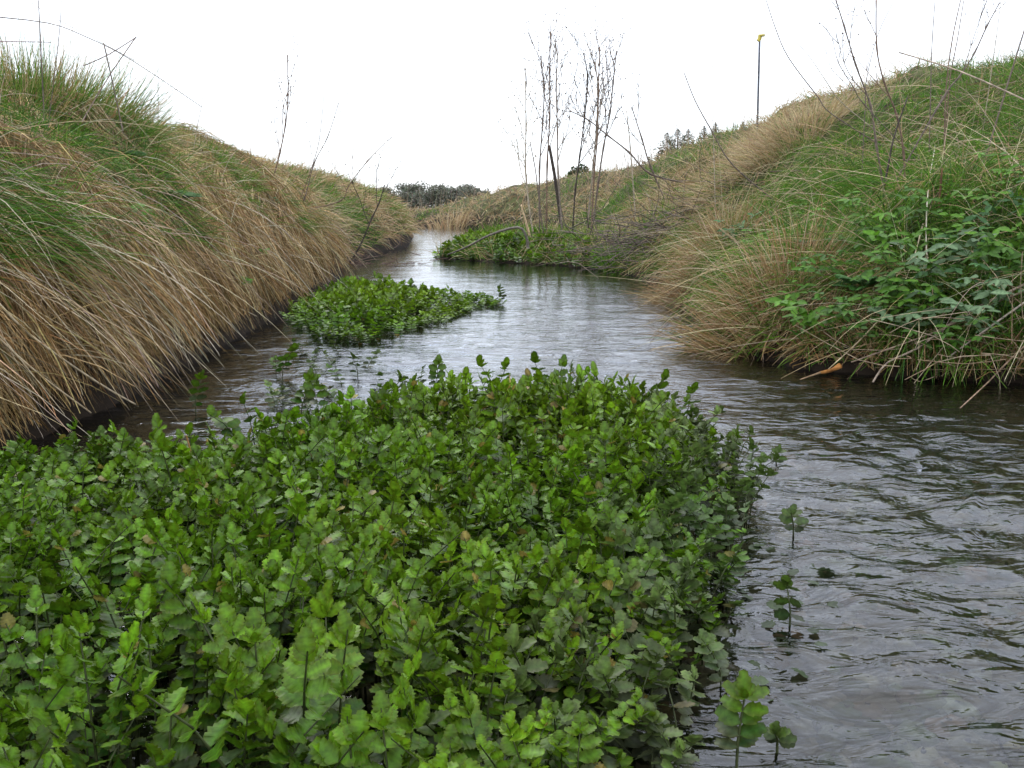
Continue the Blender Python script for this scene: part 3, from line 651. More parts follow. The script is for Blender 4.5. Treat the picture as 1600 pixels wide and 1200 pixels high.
# ------------------------------------------------------------ tussocks
def tussock(loc, n, L, lean, spread, cols, wts, rad, name, lab, mat, width=.004, K=5):
    B = Blades(); a = rng.uniform(0, 2*math.pi, n); r = rad*np.sqrt(rng.random(n))
    x = loc[0]+r*np.cos(a); y = loc[1]+r*np.sin(a); rt = np.stack([x, y, hz(x, y)-.01], 1)
    d = np.stack([np.cos(a)*r/rad*spread, np.sin(a)*r/rad*spread, np.ones(n)], 1)+np.array(lean)+rng.normal(size=(n, 3))*.18
    d /= np.linalg.norm(d, axis=1, keepdims=True)
    B.add(rt, d, down(n, 0, .55), rng.uniform(.45, 1, n)*L, width*rng.uniform(.6, 1.3, n), pal(n, cols, wts), K)
    o = B.build(name, mat); return tag(o, lab, 'grass tussock')
def gat(px, py, d): p = P(px, py, d); return (p[0], d)
tussock(gat(85, 165, 5.6), 2600, .66, (.22, 0, 0), .6, GREEN[:4]+STRAW[:3], [2, 2, 1, 1, 1.5, 1.5, 2], .40, 'grass_tussock', 'tall shaggy green and straw tussock standing on the left bank crest at the left edge', M_GRASS, .0042)
tussock(gat(10, 160, 5.2), 1200, .5, (.1, 0, 0), .7, GREEN[:4]+STRAW[:3], [2, 2, 1, 1, 1, 1, 1], .3, 'grass_tussock', 'green tussock cut off by the left edge beside the tall shaggy one', M_GRASS, .0042)
tussock(gat(325, 255, 7.5), 900, .36, (.35, 0, 0), .7, GREEN, [2, 3, 1, 2, 1], .25, 'grass_tussock', 'bright green tussock leaning right on the left bank crest', M_GRASS, .005)
tussock(hit(1240, 215, 0), 1700, .45, (-.35, -.1, -.2), 1.1, TAN[:1]+TAN[2:3]+STRAW[:2], [2, 3, 2, 3], .5, 'grass_tussock', 'combed straw tussock on the right bank just below the fence post', M_STRAW, .006)
tussock(hit(1150, 275, 0), 450, .5, (-.7, -.2, -.45), .9, TAN[:1]+TAN[2:3]+STRAW[:2], [2, 3, 2, 3], .4, 'grass_tussock', 'flattened tan tussock sweeping left down the right bank slope', M_STRAW, .006)
tussock(hit(1190, 335, 0), 500, .3, (0, 0, 0), .8, GREEN, [2, 3, 1, 1, 1], .2, 'grass_tussock', 'small dark green tussock on the lower slope left of the leafy plants', M_GRASS, .005)
for px, py, d, lab in [(795, 375, 16, 'green tussock on the spit behind the fallen branch'), (850, 370, 15, 'green tussock around the feet of the leftmost stalks'),
                  (940, 375, 13.5, 'broad-bladed green tussock at the foot of the right-hand stalks'), (1000, 385, 11.5, 'small green tussock at the right bank turn')]:
    tussock(gat(px, py, d), 700, .5, (0, 0, 0), .7, GREEN, [2, 4, 1, 2, 1], .42, 'grass_tussock', lab, M_GRASS, .011)
tussock(gat(700, 340, 36), 400, .9, (0, 0, 0), .7, TAN, [2, 2, 2, 1], .8, 'grass_tussock', 'straw tussock at the far bend below the distant trees', M_STRAW, .02)
# clusters of tan grass hanging over the right bank turn
tussock(hit(1110, 405, 0), 900, .5, (-.55, -.35, -.3), .9, TAN+BROWN[:1], [3, 3, 2, 2, 1], .3, 'grass_tussock', 'tan tussock drooping over the water at the right bank turn', M_STRAW, .0045)
tussock(hit(1200, 480, 0), 1300, .5, (-.5, -.5, -.2), .9, TAN+BROWN[:2]+GREEN[:1], [3, 3, 2, 2, 1, 1, 1.5], .28, 'grass_tussock', 'mixed straw tussock drooping beside the leafy plants on the right', M_STRAW, .0045)

# ------------------------------------------------------------ leaves and cress
def leaflet(steps=8, width=.8, tooth=.07, cup=.16, pointed=0.0):
    # unit leaflet along +x, normal +z: rows of left, mid, right points
    V = []; E = []; ph = rng.uniform(0, 6)
    for i in range(steps+1):
        t = i/steps; w_ = width*.5*(math.sin(math.pi*min(1, t**(.82)))**(.55+pointed) if 0 < t < 1 else .02)
        if 0 < i < steps: w_ *= 1+(tooth if i % 2 else -tooth)
        droop = -.16*t*t; wav = .05*math.sin(ph+i*2.1)
        sweep = (.07 if i % 2 else -.01)
        V += [(t+sweep, w_, droop+cup*w_*1.3+wav*w_*2), (t, 0, droop), (t+sweep, -w_*.95, droop+cup*w_*1.3-wav*w_*2)]; E += [1, 0, 1]
    F = []
    for i in range(steps):
        a = i*3; F += [(a, a+1, a+4, a+3), (a+1, a+2, a+5, a+4)]
    return np.array(V, float), np.array(F), np.array(E, float)
def place(V, o, x, nrm, s):
    x = x/np.linalg.norm(x); nrm = nrm-x*(nrm@x); nrm /= np.linalg.norm(nrm)+1e-9; y = np.cross(nrm, x)
    return o+s*(V[:, :1]*x+V[:, 1:2]*y+V[:, 2:]*nrm)
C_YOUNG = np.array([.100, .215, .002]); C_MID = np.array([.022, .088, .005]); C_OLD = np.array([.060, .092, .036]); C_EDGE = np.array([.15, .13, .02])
def sprig(H=.2, pairs=5, size=.036, steps=8, dusty=.3, lean=None):
    # one upright pinnate shoot: returns V, F, C for leaves and V, F for the stem
    LV, LF, LE = leaflet(steps, rng.uniform(.62, .85), .10 if steps > 6 else .06, rng.uniform(-.05, .35))
    az = rng.uniform(0, 2*math.pi); side = np.array([math.cos(az), math.sin(az), 0]); fr = np.array([-side[1], side[0], 0])
    ln = rng.normal(size=2)*.22 if lean is None else lean
    def pt(t): return np.array([ln[0]*H*t*t, ln[1]*H*t*t, H*t])
    V = []; F = []; C = []; n = 0
    def put(o, x, nr, s, age):
        nonlocal n
        v = place(LV, o, x, nr, s)
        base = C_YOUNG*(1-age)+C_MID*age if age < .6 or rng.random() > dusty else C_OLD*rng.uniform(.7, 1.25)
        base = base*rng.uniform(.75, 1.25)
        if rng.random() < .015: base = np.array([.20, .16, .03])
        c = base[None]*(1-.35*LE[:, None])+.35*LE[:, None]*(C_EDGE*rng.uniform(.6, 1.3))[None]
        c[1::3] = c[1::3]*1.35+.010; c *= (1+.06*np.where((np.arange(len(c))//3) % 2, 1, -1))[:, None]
        V.append(v); F.append(LF+n); C.append(c); n += len(v)
    twist = rng.uniform(-.25, .25); back = rng.uniform(.25, 1.1); UP = np.array([0, 0, 1.0])
    for k in range(pairs):
        t = .28+.62*k/(pairs-1); o = pt(t); a = twist*k; sd = side*math.cos(a)+fr*math.sin(a)
        sz = size*(.70+.5*math.sin(math.pi*min(.95, (k+.8)/(pairs+.6))))*rng.uniform(.85, 1.15)
        el = rng.uniform(.05, .4)+.75*(k/pairs)**2; age = min(1, 1.15*(1-k/(pairs-1)))
        for sg in (-1, 1):
            x = sd*sg+UP*(el+rng.normal()*.12)+fr*(rng.normal()*.18+.25)
            nr = UP*back+fr*-1.0*rng.uniform(.5, 1.0)+sd*sg*-.25+rng.normal(size=3)*.16
            put(o+fr*.002*sg, x, nr, sz, age)
    put(pt(.96), UP+fr*.25+rng.normal(size=3)*.12, -fr+UP*.3, size*.95, .1)
    for sg in (-1, 1):
        put(pt(.93), UP*1.3+side*sg*.8, -fr+UP*.3-side*sg*.4, size*.72*rng.uniform(.8, 1.1), .05)
    if rng.random() < .6: put(pt(.9), UP*1.2-fr*.6, -fr*.4-UP*.8, size*.5, 0)
    T = Tubes(); T.add([pt(0)-np.array([0, 0, .04]), pt(.35), pt(.7), pt(1)], .0022, .001, (1, 1, 1), 4, 1)
    return np.concatenate(V), np.concatenate(F), np.concatenate(C), np.concatenate(T.V), np.concatenate(T.F)
def bed(polygon, dens, variants, hfun, base_z, name, label, keep=None, scale_far=1):
    pg = np.array(polygon); x0, y0 = pg.min(0); x1, y1 = pg.max(0); n = int((x1-x0)*(y1-y0)*dens)
    x = rng.uniform(x0, x1, n); y = rng.uniform(y0, y1, n); k = inside(x, y, pg)
    x, y = x[k], y[k]; e = dist_poly(x, y, pg, True)
    if keep is not None: m = keep(x, y, e); x, y, e = x[m], y[m], e[m]
    Vs = []; Fs = []; Cs = []; SV = []; SF = []; nn = 0; sn = 0
    var = rng.integers(0, len(variants), len(x))
    for v, (V, F, C, TV, TF) in enumerate(variants):
        s = np.where(var == v)[0]; m = len(s)
        if m == 0: continue
        a = rng.uniform(0, 2*math.pi, m); c_, s_ = np.cos(a)[:, None], np.sin(a)[:, None]; sc_ = (hfun(x[s], y[s], e[s])*rng.uniform(.82, 1.18, m))[:, None]
        szl = (.70+.28*sc_)
        bz = base_z(x[s], y[s])[:, None]
        cb = (1+.24*rng.normal(size=(m, 1, 1))).clip(.5, 1.6)
        tone = (fbm(x[s]*2.1, y[s]*2.1, 41)-.5)[:, None, None]
        X = x[s][:, None]+szl*(V[None, :, 0]*c_-V[None, :, 1]*s_); Y = y[s][:, None]+szl*(V[None, :, 0]*s_+V[None, :, 1]*c_); Z = bz+sc_*V[None, :, 2]
        Vs.append(np.stack([X, Y, Z], -1).reshape(-1, 3)); Fs.append((F[None]+np.arange(m)[:, None, None]*len(V)+nn).reshape(-1, 4)); nn += m*len(V)
        cc = np.repeat(C[None], m, 0)*cb*(1+tone*np.array([1.0, .5, 1.0])); Cs.append(cc.reshape(-1, 3))
        X = x[s][:, None]+szl*(TV[None, :, 0]*c_-TV[None, :, 1]*s_); Y = y[s][:, None]+szl*(TV[None, :, 0]*s_+TV[None, :, 1]*c_); Z = bz+sc_*TV[None, :, 2]
        SV.append(np.stack([X, Y, Z], -1).reshape(-1, 3)); SF.append((TF[None]+np.arange(m)[:, None, None]*len(TV)+sn).reshape(-1, TF.shape[1])); sn += m*len(TV)
    o = mesh_np(name, np.concatenate(Vs), np.concatenate(Fs), M_CRESS, col=np.concatenate(Cs), smooth=True)
    tag(o, label, 'watercress', kind='stuff')
    mesh_np('stems', np.concatenate(SV), np.concatenate(SF), M_CSTEM, parent=o, smooth=True)
    print(name, len(x)); return o
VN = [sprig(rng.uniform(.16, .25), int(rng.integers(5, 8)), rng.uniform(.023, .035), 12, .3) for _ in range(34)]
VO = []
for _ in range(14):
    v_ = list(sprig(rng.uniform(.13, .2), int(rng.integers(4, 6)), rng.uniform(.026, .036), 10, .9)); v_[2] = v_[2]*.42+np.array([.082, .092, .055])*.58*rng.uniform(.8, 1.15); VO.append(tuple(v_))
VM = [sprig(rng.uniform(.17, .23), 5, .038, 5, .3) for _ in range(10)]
zero = lambda x, y: 0*x-.02
BED1 = [(-1.5, 2.75), G(60, 735), G(200, 722), G(300, 728), G(420, 700), G(560, 672), G(700, 645), G(850, 632), G(960, 640), G(1040, 665), G(1130, 705), G(1170, 760), G(1160, 830),
        G(1130, 870), G(1140, 970), G(1120, 1050), G(1080, 1110), G(1050, 1160), G(1030, 1230), (.15, 1.0), (0, .75), (-1.5, .75)]
def dusty_keep(x, y, e): return rng.random(len(x)) < (.25+.75*sst(e, 0, .16))*(.45+.55*sst(fbm(x*3.1, y*3.1, 47), .34, .48))
bed(BED1, 900, VN, lambda x, y, e: (.5+.5*sst(e, 0, .3))*(.66+.5*(fbm(x*2.4, y*2.4, 43)-.2))*rng.uniform(.78, 1.15, len(x))*np.interp(x, [-1.2, -.3], [.8, 1]), zero, 'watercress_bed', 'broad bed of glossy green watercress filling the foreground of the stream', keep=dusty_keep)
EDGE = [G(900, 660), G(1040, 665), G(1130, 705), G(1175, 760), G(1165, 860), G(1165, 960), G(1140, 1060), G(1110, 1140), G(1070, 1240), G(640, 1210), G(700, 1080), G(860, 900), G(930, 760)]
bed(EDGE, 330, VO, lambda x, y, e: .62+.3*sst(e, 0, .25), zero, 'watercress_edge', 'greyish dusty watercress along the right side of the foreground bed')
BED2 = [G(447, 503), G(480, 525), G(540, 540), G(600, 533), G(670, 513), G(730, 490), G(785, 476), G(770, 470), G(690, 470), G(640, 468), G(560, 462), G(480, 468)]
bed(BED2, 330, VM, lambda x, y, e: (.4+.45*sst(e, 0, .4))*np.interp(x, [-1.6, -1.2, -.6, .3], [.8, 1.1, .8, .6])*rng.uniform(.75, 1.2, len(x)), zero, 'watercress_bed', 'narrow watercress patch reaching from the left bank into the middle of the stream')
BED3 = [G(676, 404), G(720, 408), G(790, 411), G(860, 415), G(920, 422), G(960, 424), (1.1, 13.5), (.9, 16), (.6, 19), (-.2, 20.5), (-.7, 18.5), (-.95, 16)]
VS = [sprig(rng.uniform(.12, .18), 4, .055, 4, .2) for _ in range(6)]
B = Blades(); n = 9000; pgs = np.array(BED3); xx = rng.uniform(-1, 1.4, n); yy = rng.uniform(13.2, 21, n); kk = inside(xx, yy, pgs) & (dist_poly(xx, yy, pgs, True) > .2); xx, yy = xx[kk], yy[kk]; n = len(xx)
qq = np.stack([xx, yy, 0*xx], 1); B.add(root(qq), lie(qq, 1.2, .2, .4, .2), down(n, .1, .7), rng.uniform(.14, .38, n), lod(yy, .006), pal(n, GREEN, [3, 3, 2, 2, 1]), 3)
tag(B.build('green_grass', M_GRASS), 'short green grass mixed into the cress on the low spit', 'grass', kind='stuff')
bed(BED3, 70, VS, lambda x, y, e: .8+.3*sst(e, 0, .5), lambda x, y: np.maximum(hz(x, y), 0)-.01, 'watercress_bed', 'low green watercress covering the spit by the fallen branch')
bed([G(430, 560), G(470, 530), G(560, 560), G(640, 590), G(700, 620), G(660, 650), G(560, 680), G(450, 700), G(380, 700), G(400, 640)], 34, VO, lambda x, y, e: .5+0*x, lambda x, y: 0*x-.03, 'watercress_trail', 'sparse half-sunk watercress trailing between the two beds')
# lone cress plants standing out of the water
lone = [(305, 648, .16, 'small lone cress shoot in the dark pool by the left bank'), (400, 712, .21, 'leaning cress shoot at the back left of the foreground bed'), (372, 700, .15, 'short cress shoot just left of the leaning one'),
        (440, 590, .16, 'half-sunk cress shoot between the two cress patches'), (470, 655, .16, 'dark cress shoot among ripples behind the bed, leftmost of three'), (500, 665, .20, 'dark cress shoot among ripples behind the bed, middle of three'),
        (540, 660, .18, 'dark cress shoot among ripples behind the bed, rightmost of three'), (598, 665, .22, 'cress shoot with a dark bare stem behind the bed'), (640, 640, .14, 'small cress shoot right of the dark bare stem'),
        (682, 612, .15, 'cress shoot farthest out in the stream behind the bed'), (1005, 668, .23, 'tall cress shoot at the back right corner of the bed'), (1068, 700, .21, 'cress shoot standing just right of the tall corner one'),
        (860, 645, .21, 'cress shoot with a curled tip at the back edge of the bed'), (1145, 745, .15, 'leafy cress shoot at the right edge of the bed'), (1212, 728, .05, 'tiny dark cress tip alone in the riffle'),
        (1240, 838, .07, 'drooping cress tip alone in the stream right of the bed'), (1235, 975, .07, 'flattened cress spray lying on the water right of the bed'), (1215, 1165, .03, 'tiny cress leaf cluster near the bottom edge'),
        (1150, 1200, .13, 'cress shoot rising at the bottom right of the bed'), (560, 592, .12, 'cress shoot trailing off the mid-stream patch'), (785, 474, .15, 'outermost cress tip of the mid-stream patch'), (720, 905, .24, 'curled cress shoot with a dangling pale leaf in the middle of the bed')]
for px, py, H, lab in lone:
    x, y = G(px, py); V, F, C, TV, TF = sprig(H*.8, 5 if H > .12 else 3, .033*min(1, .45+H*4), 8, .6, lean=rng.normal(size=2)*.35)
    C = C*.7 if H > .12 else C*.35+np.array([.05, .065, .03])*.5
    o = empty('cress_plant', (x, y, 0), lab, 'cress plant', 'lone cress shoots standing in the water')
    mesh_np('foliage', V, F, M_CRESS, col=C, parent=o, smooth=True); mesh_np('stem', TV, TF, M_CSTEM, parent=o, smooth=True)
# floating / submerged leaves beside the bed
LV, LF, LE = leaflet(8, .8, .13, .05)
pts = []
pg = np.array([G(1150, 830), G(1290, 860), G(1300, 980), G(1250, 1080), G(1180, 1120), G(1150, 1000)])
V_ = []; F_ = []; C_ = []; n_ = 0
for k in range(150):
    x = rng.uniform(pg[:, 0].min(), pg[:, 0].max()); y = rng.uniform(pg[:, 1].min(), pg[:, 1].max())
    if not inside(np.array([x]), np.array([y]), pg)[0]: continue
    a = rng.uniform(0, 6.3); v = place(LV, np.array([x, y, rng.uniform(-.02, .008)]), np.array([math.cos(a), math.sin(a), rng.uniform(-.1, .15)]), np.array([rng.normal()*.2, rng.normal()*.2, 1]), rng.uniform(.02, .034))
    V_.append(v); F_.append(LF+n_); C_.append(np.tile(C_OLD*rng.uniform(.6, 1.2), (len(v), 1))); n_ += len(v)
tag(mesh_np('floating_leaves', np.concatenate(V_), np.concatenate(F_), M_CRESS, col=np.concatenate(C_), smooth=True), 'loose cress leaves awash on the water beside the bed', 'leaves', kind='stuff')

# ------------------------------------------------------------ leafy herbs on the banks
def herb(loc, face, lab, col, nst=7, H=.25, size=.07, grp='broad-leaved plants on the right bank', name='leafy_plant', steps=8, width=.42, pointed=.25):
    LV, LF, LE = leaflet(steps, width, .04, .12, pointed); off = np.array(loc); o = empty(name, off, lab, 'plant', grp)
    V = []; F = []; C = []; n = 0; T = Tubes()
    for k in range(nst):
        d = np.array([rng.normal()*.55, rng.normal()*.4, 1.0])+np.array(face)*.55; d /= np.linalg.norm(d); h = H*rng.uniform(.55, 1.1)
        tip = d*h+np.array(face)*h*.25; T.add([(0, 0, -.03), d*h*.5, tip], .0018, .001, (1, 1, 1), 4, 2)
        side = np.cross(d, [0, 0, 1.0]); side /= np.linalg.norm(side)+1e-9
        for pos, nl in ((1.0, 3), (.66, 2)):
            b = tip*pos; s = size*(1 if pos == 1 else .85)*rng.uniform(.75, 1.15)
            for j in range(nl):
                a = (j-(nl-1)/2)*(1.0 if nl == 3 else 2.2); x = np.array(face)*math.cos(a)+side*math.sin(a)+np.array([0, 0, rng.uniform(-.5, .35)])
                v = place(LV, b, x, np.array([0, 0, 1.0])+np.array(face)*.6+rng.normal(size=3)*.25, s); c = np.array(col)*rng.uniform(.7, 1.3)
                cc = np.tile(c, (len(v), 1)); cc[1::3] *= 1.35; V.append(v); F.append(LF+n); C.append(cc); n += len(v)
    mesh_np('foliage', np.concatenate(V), np.concatenate(F), M_HERB, col=np.concatenate(C), parent=o, smooth=True)
    T.build('stems', M_HSTEM, parent=o); return o
BL = (.13, .21, .10); DG = (.055, .14, .012); MG = (.085, .20, .015)
spots = [(1440, 520, BL, .085, 'pale blue-green leafy plant with three broad drooping leaves by the bank foot'), (1530, 520, BL, .075, 'pale-leaved plant right of the three drooping leaves'),
         (1375, 530, DG, .06, 'small dark leafy plant just above the orange reed stub'), (1490, 560, DG, .06, 'dark leafy plant touching the water at the bank foot'),
         (1430, 460, DG, .09, 'dark green broad-leaved plant in the middle of the right greenery'), (1480, 430, BL, .085, 'tall blue-green leafy plant above the canes'),
         (1570, 400, MG, .085, 'bright broad-leaved plant near the right edge'), (1580, 480, BL, .07, 'pale leafy plant under the canes at the right edge'),
         (1300, 440, DG, .06, 'leafy plant left of the feathery leaf'), (1260, 480, MG, .055, 'small bright leafy plant low on the bank turn'),
         (1395, 420, MG, .07, 'bright leafy plant behind the kinked straw'), (1535, 350, MG, .06, 'leafy plant high on the slope near the right edge'),
         (1200, 400, MG, .05, 'small leafy plant on the slope left of the greenery'), (1330, 360, MG, .05, 'small leafy plant on the slope above the feathery leaf'), (1450, 350, DG, .06, 'dark leafy plant high in the greenery'),
         (1240, 350, MG, .05, 'small leafy plant high on the left of the greenery'), (1590, 300, MG, .06, 'leafy plant on the slope at the right edge')]
more = [(1350, 500, 'dark leafy plant below the feathery leaf'), (1410, 490, 'leafy plant left of the three drooping pale leaves'), (1510, 470, 'leafy plant between the two upper canes'), (1550, 440, 'leafy plant above the longest grey cane'),
        (1460, 400, 'leafy plant behind the tall blue-green one'), (1520, 400, 'broad-leaved plant on the slope above the tan cane'), (1330, 400, 'leafy plant just above the feathery leaf'), (1280, 520, 'small leafy plant near the water left of the orange stub'),
        (1600, 350, 'leafy plant cut by the right edge high in the greenery'), (1600, 430, 'leafy plant cut by the right edge where the canes start'), (1380, 370, 'leafy plant at the top of the kinked straw'), (1160, 370, 'lone leafy plant on the slope behind the drooping tussock')]
spots += [(px, py, (DG, MG, (.06, .15, .045))[i % 3], .062+.02*(i % 2), lab) for i, (px, py, lab) in enumerate(more)]
for px, py, c, s, lab in spots:
    p = hit(px, py+12, 0); herb((p[0], p[1], p[2]-.01), (-.55, -.8, 0), lab, c, 8, .26, s*.9)
def fern(loc, lab, size=.28, col=(.06, .17, .03), grp='feathery herbs on the banks', face=(-.5, -.8, 0), nf=5, facez=.5):
    off = np.array(loc); o = empty('feathery_herb', off, lab, 'plant', grp); LV, LF, LE = leaflet(4, .5, .2, .1, .3)
    V = []; F = []; C = []; n = 0; T = Tubes(); face = np.array(face)
    for k in range(nf):
        a = (k-(nf-1)/2)*.55; sd = np.array([-face[1], face[0], 0]); d = face*math.cos(a)+sd*math.sin(a)+np.array([0, 0, facez+rng.normal()*.15]); d /= np.linalg.norm(d)
        L = size*rng.uniform(.75, 1.1); up = np.array([0, 0, 1.0])+face*.3; side = np.cross(d, up); side /= np.linalg.norm(side)
        q = lambda t: d*L*t+np.array([0, 0, -.25*L*t*t])
        T.add([q(0), q(.5), q(1)], .0014, .0006, (1, 1, 1), 4, 2)
        for i in range(9):
            t = .25+.72*i/9; pl = L*.42*(1-t)**.7+.012
            for sg in (-1, 1):
                dd = side*sg+d*.7; dd /= np.linalg.norm(dd)
                for j in range(5):
                    u = .2+.8*j/5; b = q(t)+dd*pl*u; s2 = pl*.34*(1.1-u)+.006
                    for s3 in (-1, 1):
                        x = dd*.8+np.cross(dd, up)*s3; v = place(LV, b, x, up+rng.normal(size=3)*.2, s2*1.3)
                        V.append(v); F.append(LF+n); C.append(np.tile(np.array(col)*rng.uniform(.75, 1.3), (len(v), 1))); n += len(v)
    mesh_np('foliage', np.concatenate(V), np.concatenate(F), M_HERB, col=np.concatenate(C), parent=o); T.build('stems', M_HSTEM, parent=o)
for px, py, s, lab in [(1345, 465, .17, 'feathery green leaf spray low on the right bank'), (1270, 400, .15, 'feathery herb on the slope left of the larger spray'), (1590, 500, .12, 'feathery herb under the canes at the right edge')]:
    p = hit(px, py, 0); fern((p[0], p[1], p[2]+.04), lab, s)
for px, py, s, lab in [(255, 330, .2, 'feathery green herb in the straw of the left bank'), (280, 300, .16, 'feathery herb above the larger one on the left bank'), (180, 262, .16, 'feathery herb high on the left bank by the tussock'), (415, 330, .14, 'dark feathery herb over the left bank overhang')]:
    p = hit(px, py, 0); fern((p[0], p[1], p[2]+.05), lab, s, (.05, .15, .03), face=(.7, -.7, 0))
for px, py, s, lab in [(200, 368, .06, 'small bright leafy plant half way down the left bank'), (375, 460, .05, 'tiny leafy sprig hanging on the lower left bank'), (400, 415, .05, 'tiny leafy sprig above the lone straw on the left bank')]:
    p = hit(px, py, 0); herb((p[0], p[1], p[2]+.04), (.6, -.7, 0), lab, MG, 5, .12, s, grp='small leafy plants on the left bank')

# ------------------------------------------------------------ pebbles on the streambed
def pebbles():
    m = 8; th = np.linspace(.15, math.pi-.15, 5); ph = np.linspace(0, 2*math.pi, m, endpoint=False); A, Bb = np.meshgrid(th, ph, indexing='ij')
    U = np.stack([np.sin(A)*np.cos(Bb), np.sin(A)*np.sin(Bb), np.cos(A)], -1).reshape(-1, 3)
    i = np.arange(4*m).reshape(4, m); j = np.roll(i, -1, 1); Fq = np.stack([i, j, j+m, i+m], -1).reshape(-1, 4)
    N = 6500; y = np.exp(rng.uniform(math.log(.9), math.log(6), N)); x = rng.uniform(-1.5, 2.9, N); ok = inside(x, y, POLY) & (dist_poly(x, y, POLY, True) > .3); x, y = x[ok], y[ok]; N = len(x)
    s = rng.uniform(.012, .05, N)**1.0; a = rng.uniform(0, 6.3, N); el = rng.uniform(.6, 1.1, N)
    jit = 1+.12*rng.normal(size=(N, len(U), 1)); V = U[None]*jit*s[:, None, None]*np.stack([1+0*el, el, .5+0*el], 1)[:, None]
    X = V[..., 0]*np.cos(a)[:, None]-V[..., 1]*np.sin(a)[:, None]+x[:, None]; Y = V[..., 0]*np.sin(a)[:, None]+V[..., 1]*np.cos(a)[:, None]+y[:, None]
    Z = V[..., 2]+hz(x, y)[:, None]
    c = pal(N, [(.16, .14, .10), (.22, .19, .14), (.10, .11, .06), (.28, .25, .20), (.13, .15, .07), (.26, .17, .11)], [3, 3, 2, 2, 2, 1])
    o = mesh_np('streambed_pebbles', np.stack([X, Y, Z], -1).reshape(-1, 3), (Fq[None]+np.arange(N)[:, None, None]*len(U)).reshape(-1, 4), M_CANE, col=np.repeat(c, len(U), 0), smooth=True)
    tag(o, 'brown and green pebbles on the bed seen through the clear water', 'pebbles', kind='stuff')
pebbles()

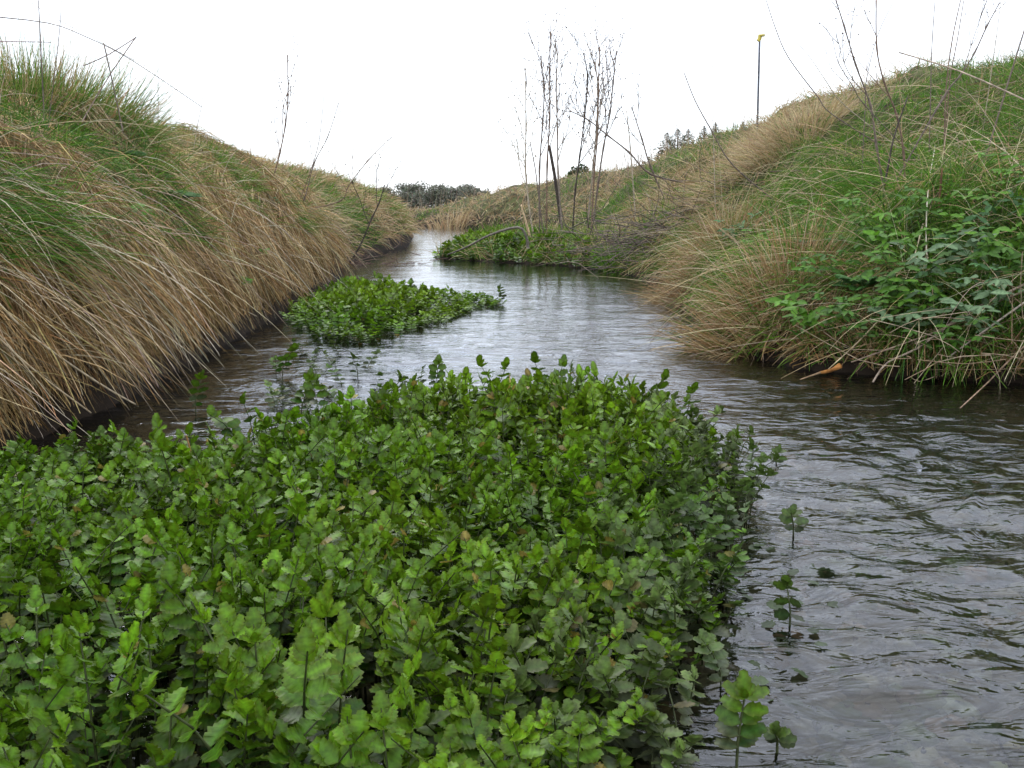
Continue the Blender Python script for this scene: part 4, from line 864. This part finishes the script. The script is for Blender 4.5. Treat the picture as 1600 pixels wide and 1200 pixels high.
# ------------------------------------------------------------ distant trees
def leafcloud(n, cen, rad, s, cols, wts):
    u = rng.normal(size=(n, 3)); u /= np.linalg.norm(u, axis=1, keepdims=True); p = cen+u*(rng.random((n, 1))**.4)*rad
    a = rng.normal(size=(n, 3)); a /= np.linalg.norm(a, axis=1, keepdims=True); b = np.cross(a, rng.normal(size=(n, 3))); b /= np.linalg.norm(b, axis=1, keepdims=True)
    sz = s*rng.uniform(.5, 1.3, (n, 1)); V = np.stack([p-a*sz, p+b*sz*.6, p+a*sz, p-b*sz*.6], 1).reshape(-1, 3)
    return V, pal(n, cols, wts, .25)
def tree(px, py_top, D, wpx, lab, kind='broad', group='distant trees beyond the fields', pybase=None):
    x = (px-800)/FPX*D*1.0; gz = .45 if D > 100 else float(hz(x, min(D, 69))); H = CAMH+(325-py_top)/FPX*D-gz; Wd = wpx/FPX*D/2
    o = empty('conifer_tree' if kind == 'fir' else ('round_bush' if kind == 'bush' else 'field_tree'), (x, D, gz), lab, 'tree' if kind != 'bush' else 'bush', group)
    T = Tubes()
    if kind == 'fir':
        T.add([(0, 0, 0), (0, 0, H*.99)], H*.03, H*.004, (.1, .08, .06), 6, 1); V = []; C = []
        n = 2600; t = rng.random(n)**1.25; ang = rng.uniform(0, 6.3, n)
        br = vn(ang*2.6, t*22, 5)*.8+.45; rr = (Wd*(1-t)**.8*np.sqrt(rng.random(n))*br)
        p = np.stack([np.cos(ang)*rr, np.sin(ang)*rr, H*(.03+.97*t)+.18*rr], 1)
        out = np.stack([np.cos(ang), np.sin(ang), .25+rng.normal(size=n)*.3], 1); sd_ = np.cross(out, rng.normal(size=(n, 3))); sd_ /= np.linalg.norm(sd_, axis=1, keepdims=True)
        ln_ = (H*.05*(1.15-t)*rng.uniform(.6, 1.4, n))[:, None]
        v = np.stack([p-out*ln_, p+sd_*ln_*.3, p+out*ln_, p-sd_*ln_*.3], 1).reshape(-1, 3)
        V.append(v); C.append(pal(n, [(.035, .065, .03), (.05, .085, .04), (.025, .045, .025)], [2, 1, 1]))
    else:
        T.add([(0, 0, 0), (.02*H, 0, H*.3), (0, .02*H, H*.62)], H*.035, H*.015, (.12, .10, .085), 6, 2); V = []; C = []
        nb = 30
        for k in range(nb):
            a = rng.uniform(0, 6.3); t = rng.uniform(-.05, 1); rr = Wd*math.sqrt(max(0, 1-max(0, 2*t-1.0)**2))*rng.uniform(.4, 1); e = np.array([math.cos(a)*rr, math.sin(a)*rr, H*(.12+.83*t)])
            T.add([(0, 0, H*.3*t+.05*H), e*np.array([.5, .5, .75]), e*1.02], H*.012, H*.003, (.12, .10, .085), 4, 1)
            cols = [(.19, .205, .155), (.22, .205, .175), (.16, .185, .13), (.24, .235, .175)] if kind == 'broad' else [(.05, .09, .035), (.07, .11, .045), (.035, .06, .025)]
            v, c = leafcloud(110 if kind == 'broad' else 150, e, np.array([.36, .36, .32])*Wd, H*.042, cols, [1]*len(cols)); V.append(v); C.append(c)
    V = np.concatenate(V); C = np.concatenate(C); m = len(V)//4
    mesh_np('crown', V, np.arange(len(V)).reshape(-1, 4), M_CROWN, col=np.repeat(C, 4, 0), parent=o)
    T.build('trunk', M_BARK, parent=o)
tl = [(608, 296, 24), (628, 291, 30), (648, 292, 28), (668, 287, 34), (688, 291, 30), (712, 294, 26), (730, 292, 24), (746, 293, 22), (590, 298, 24), (560, 300, 26)]
tn = ['leftmost far tree still showing over the left bank', 'far rounded tree, second in the gap', 'far tree with a flat crown in the middle of the gap', 'tallest far tree in the gap between the banks', 'far tree right of the tallest', 'far low tree beside the far bank grasses',
      'small far tree behind the reedy stems', 'pale far tree at the right end of the gap', 'far tree half hidden by the left bank', 'far tree hidden behind the left bank crest']
for (px, py, wp), lab in zip(tl, tn): tree(px, py, 190+rng.uniform(-12, 12), wp*1.7, lab)
tree(902, 263, 60, 50, 'round green bush behind the right bank by the stalks', 'bush')
for px, py, wp, D, lab in [(1036, 212, 36, 62, 'leftmost dark conifer tip above the right bank'), (1052, 206, 34, 60, 'tallest dark conifer above the right bank'), (1068, 207, 30, 61, 'third dark conifer above the right bank'), (1092, 202, 22, 64, 'dark conifer tip close to the leaning stem'), (1109, 197, 24, 66, 'small conifer tip right of the leaning stem'), (1151, 196, 22, 66, 'rightmost conifer tip, beside the fence post')]:
    tree(px, py, D, wp*3.3, lab, 'fir', 'dark conifers behind the right bank')
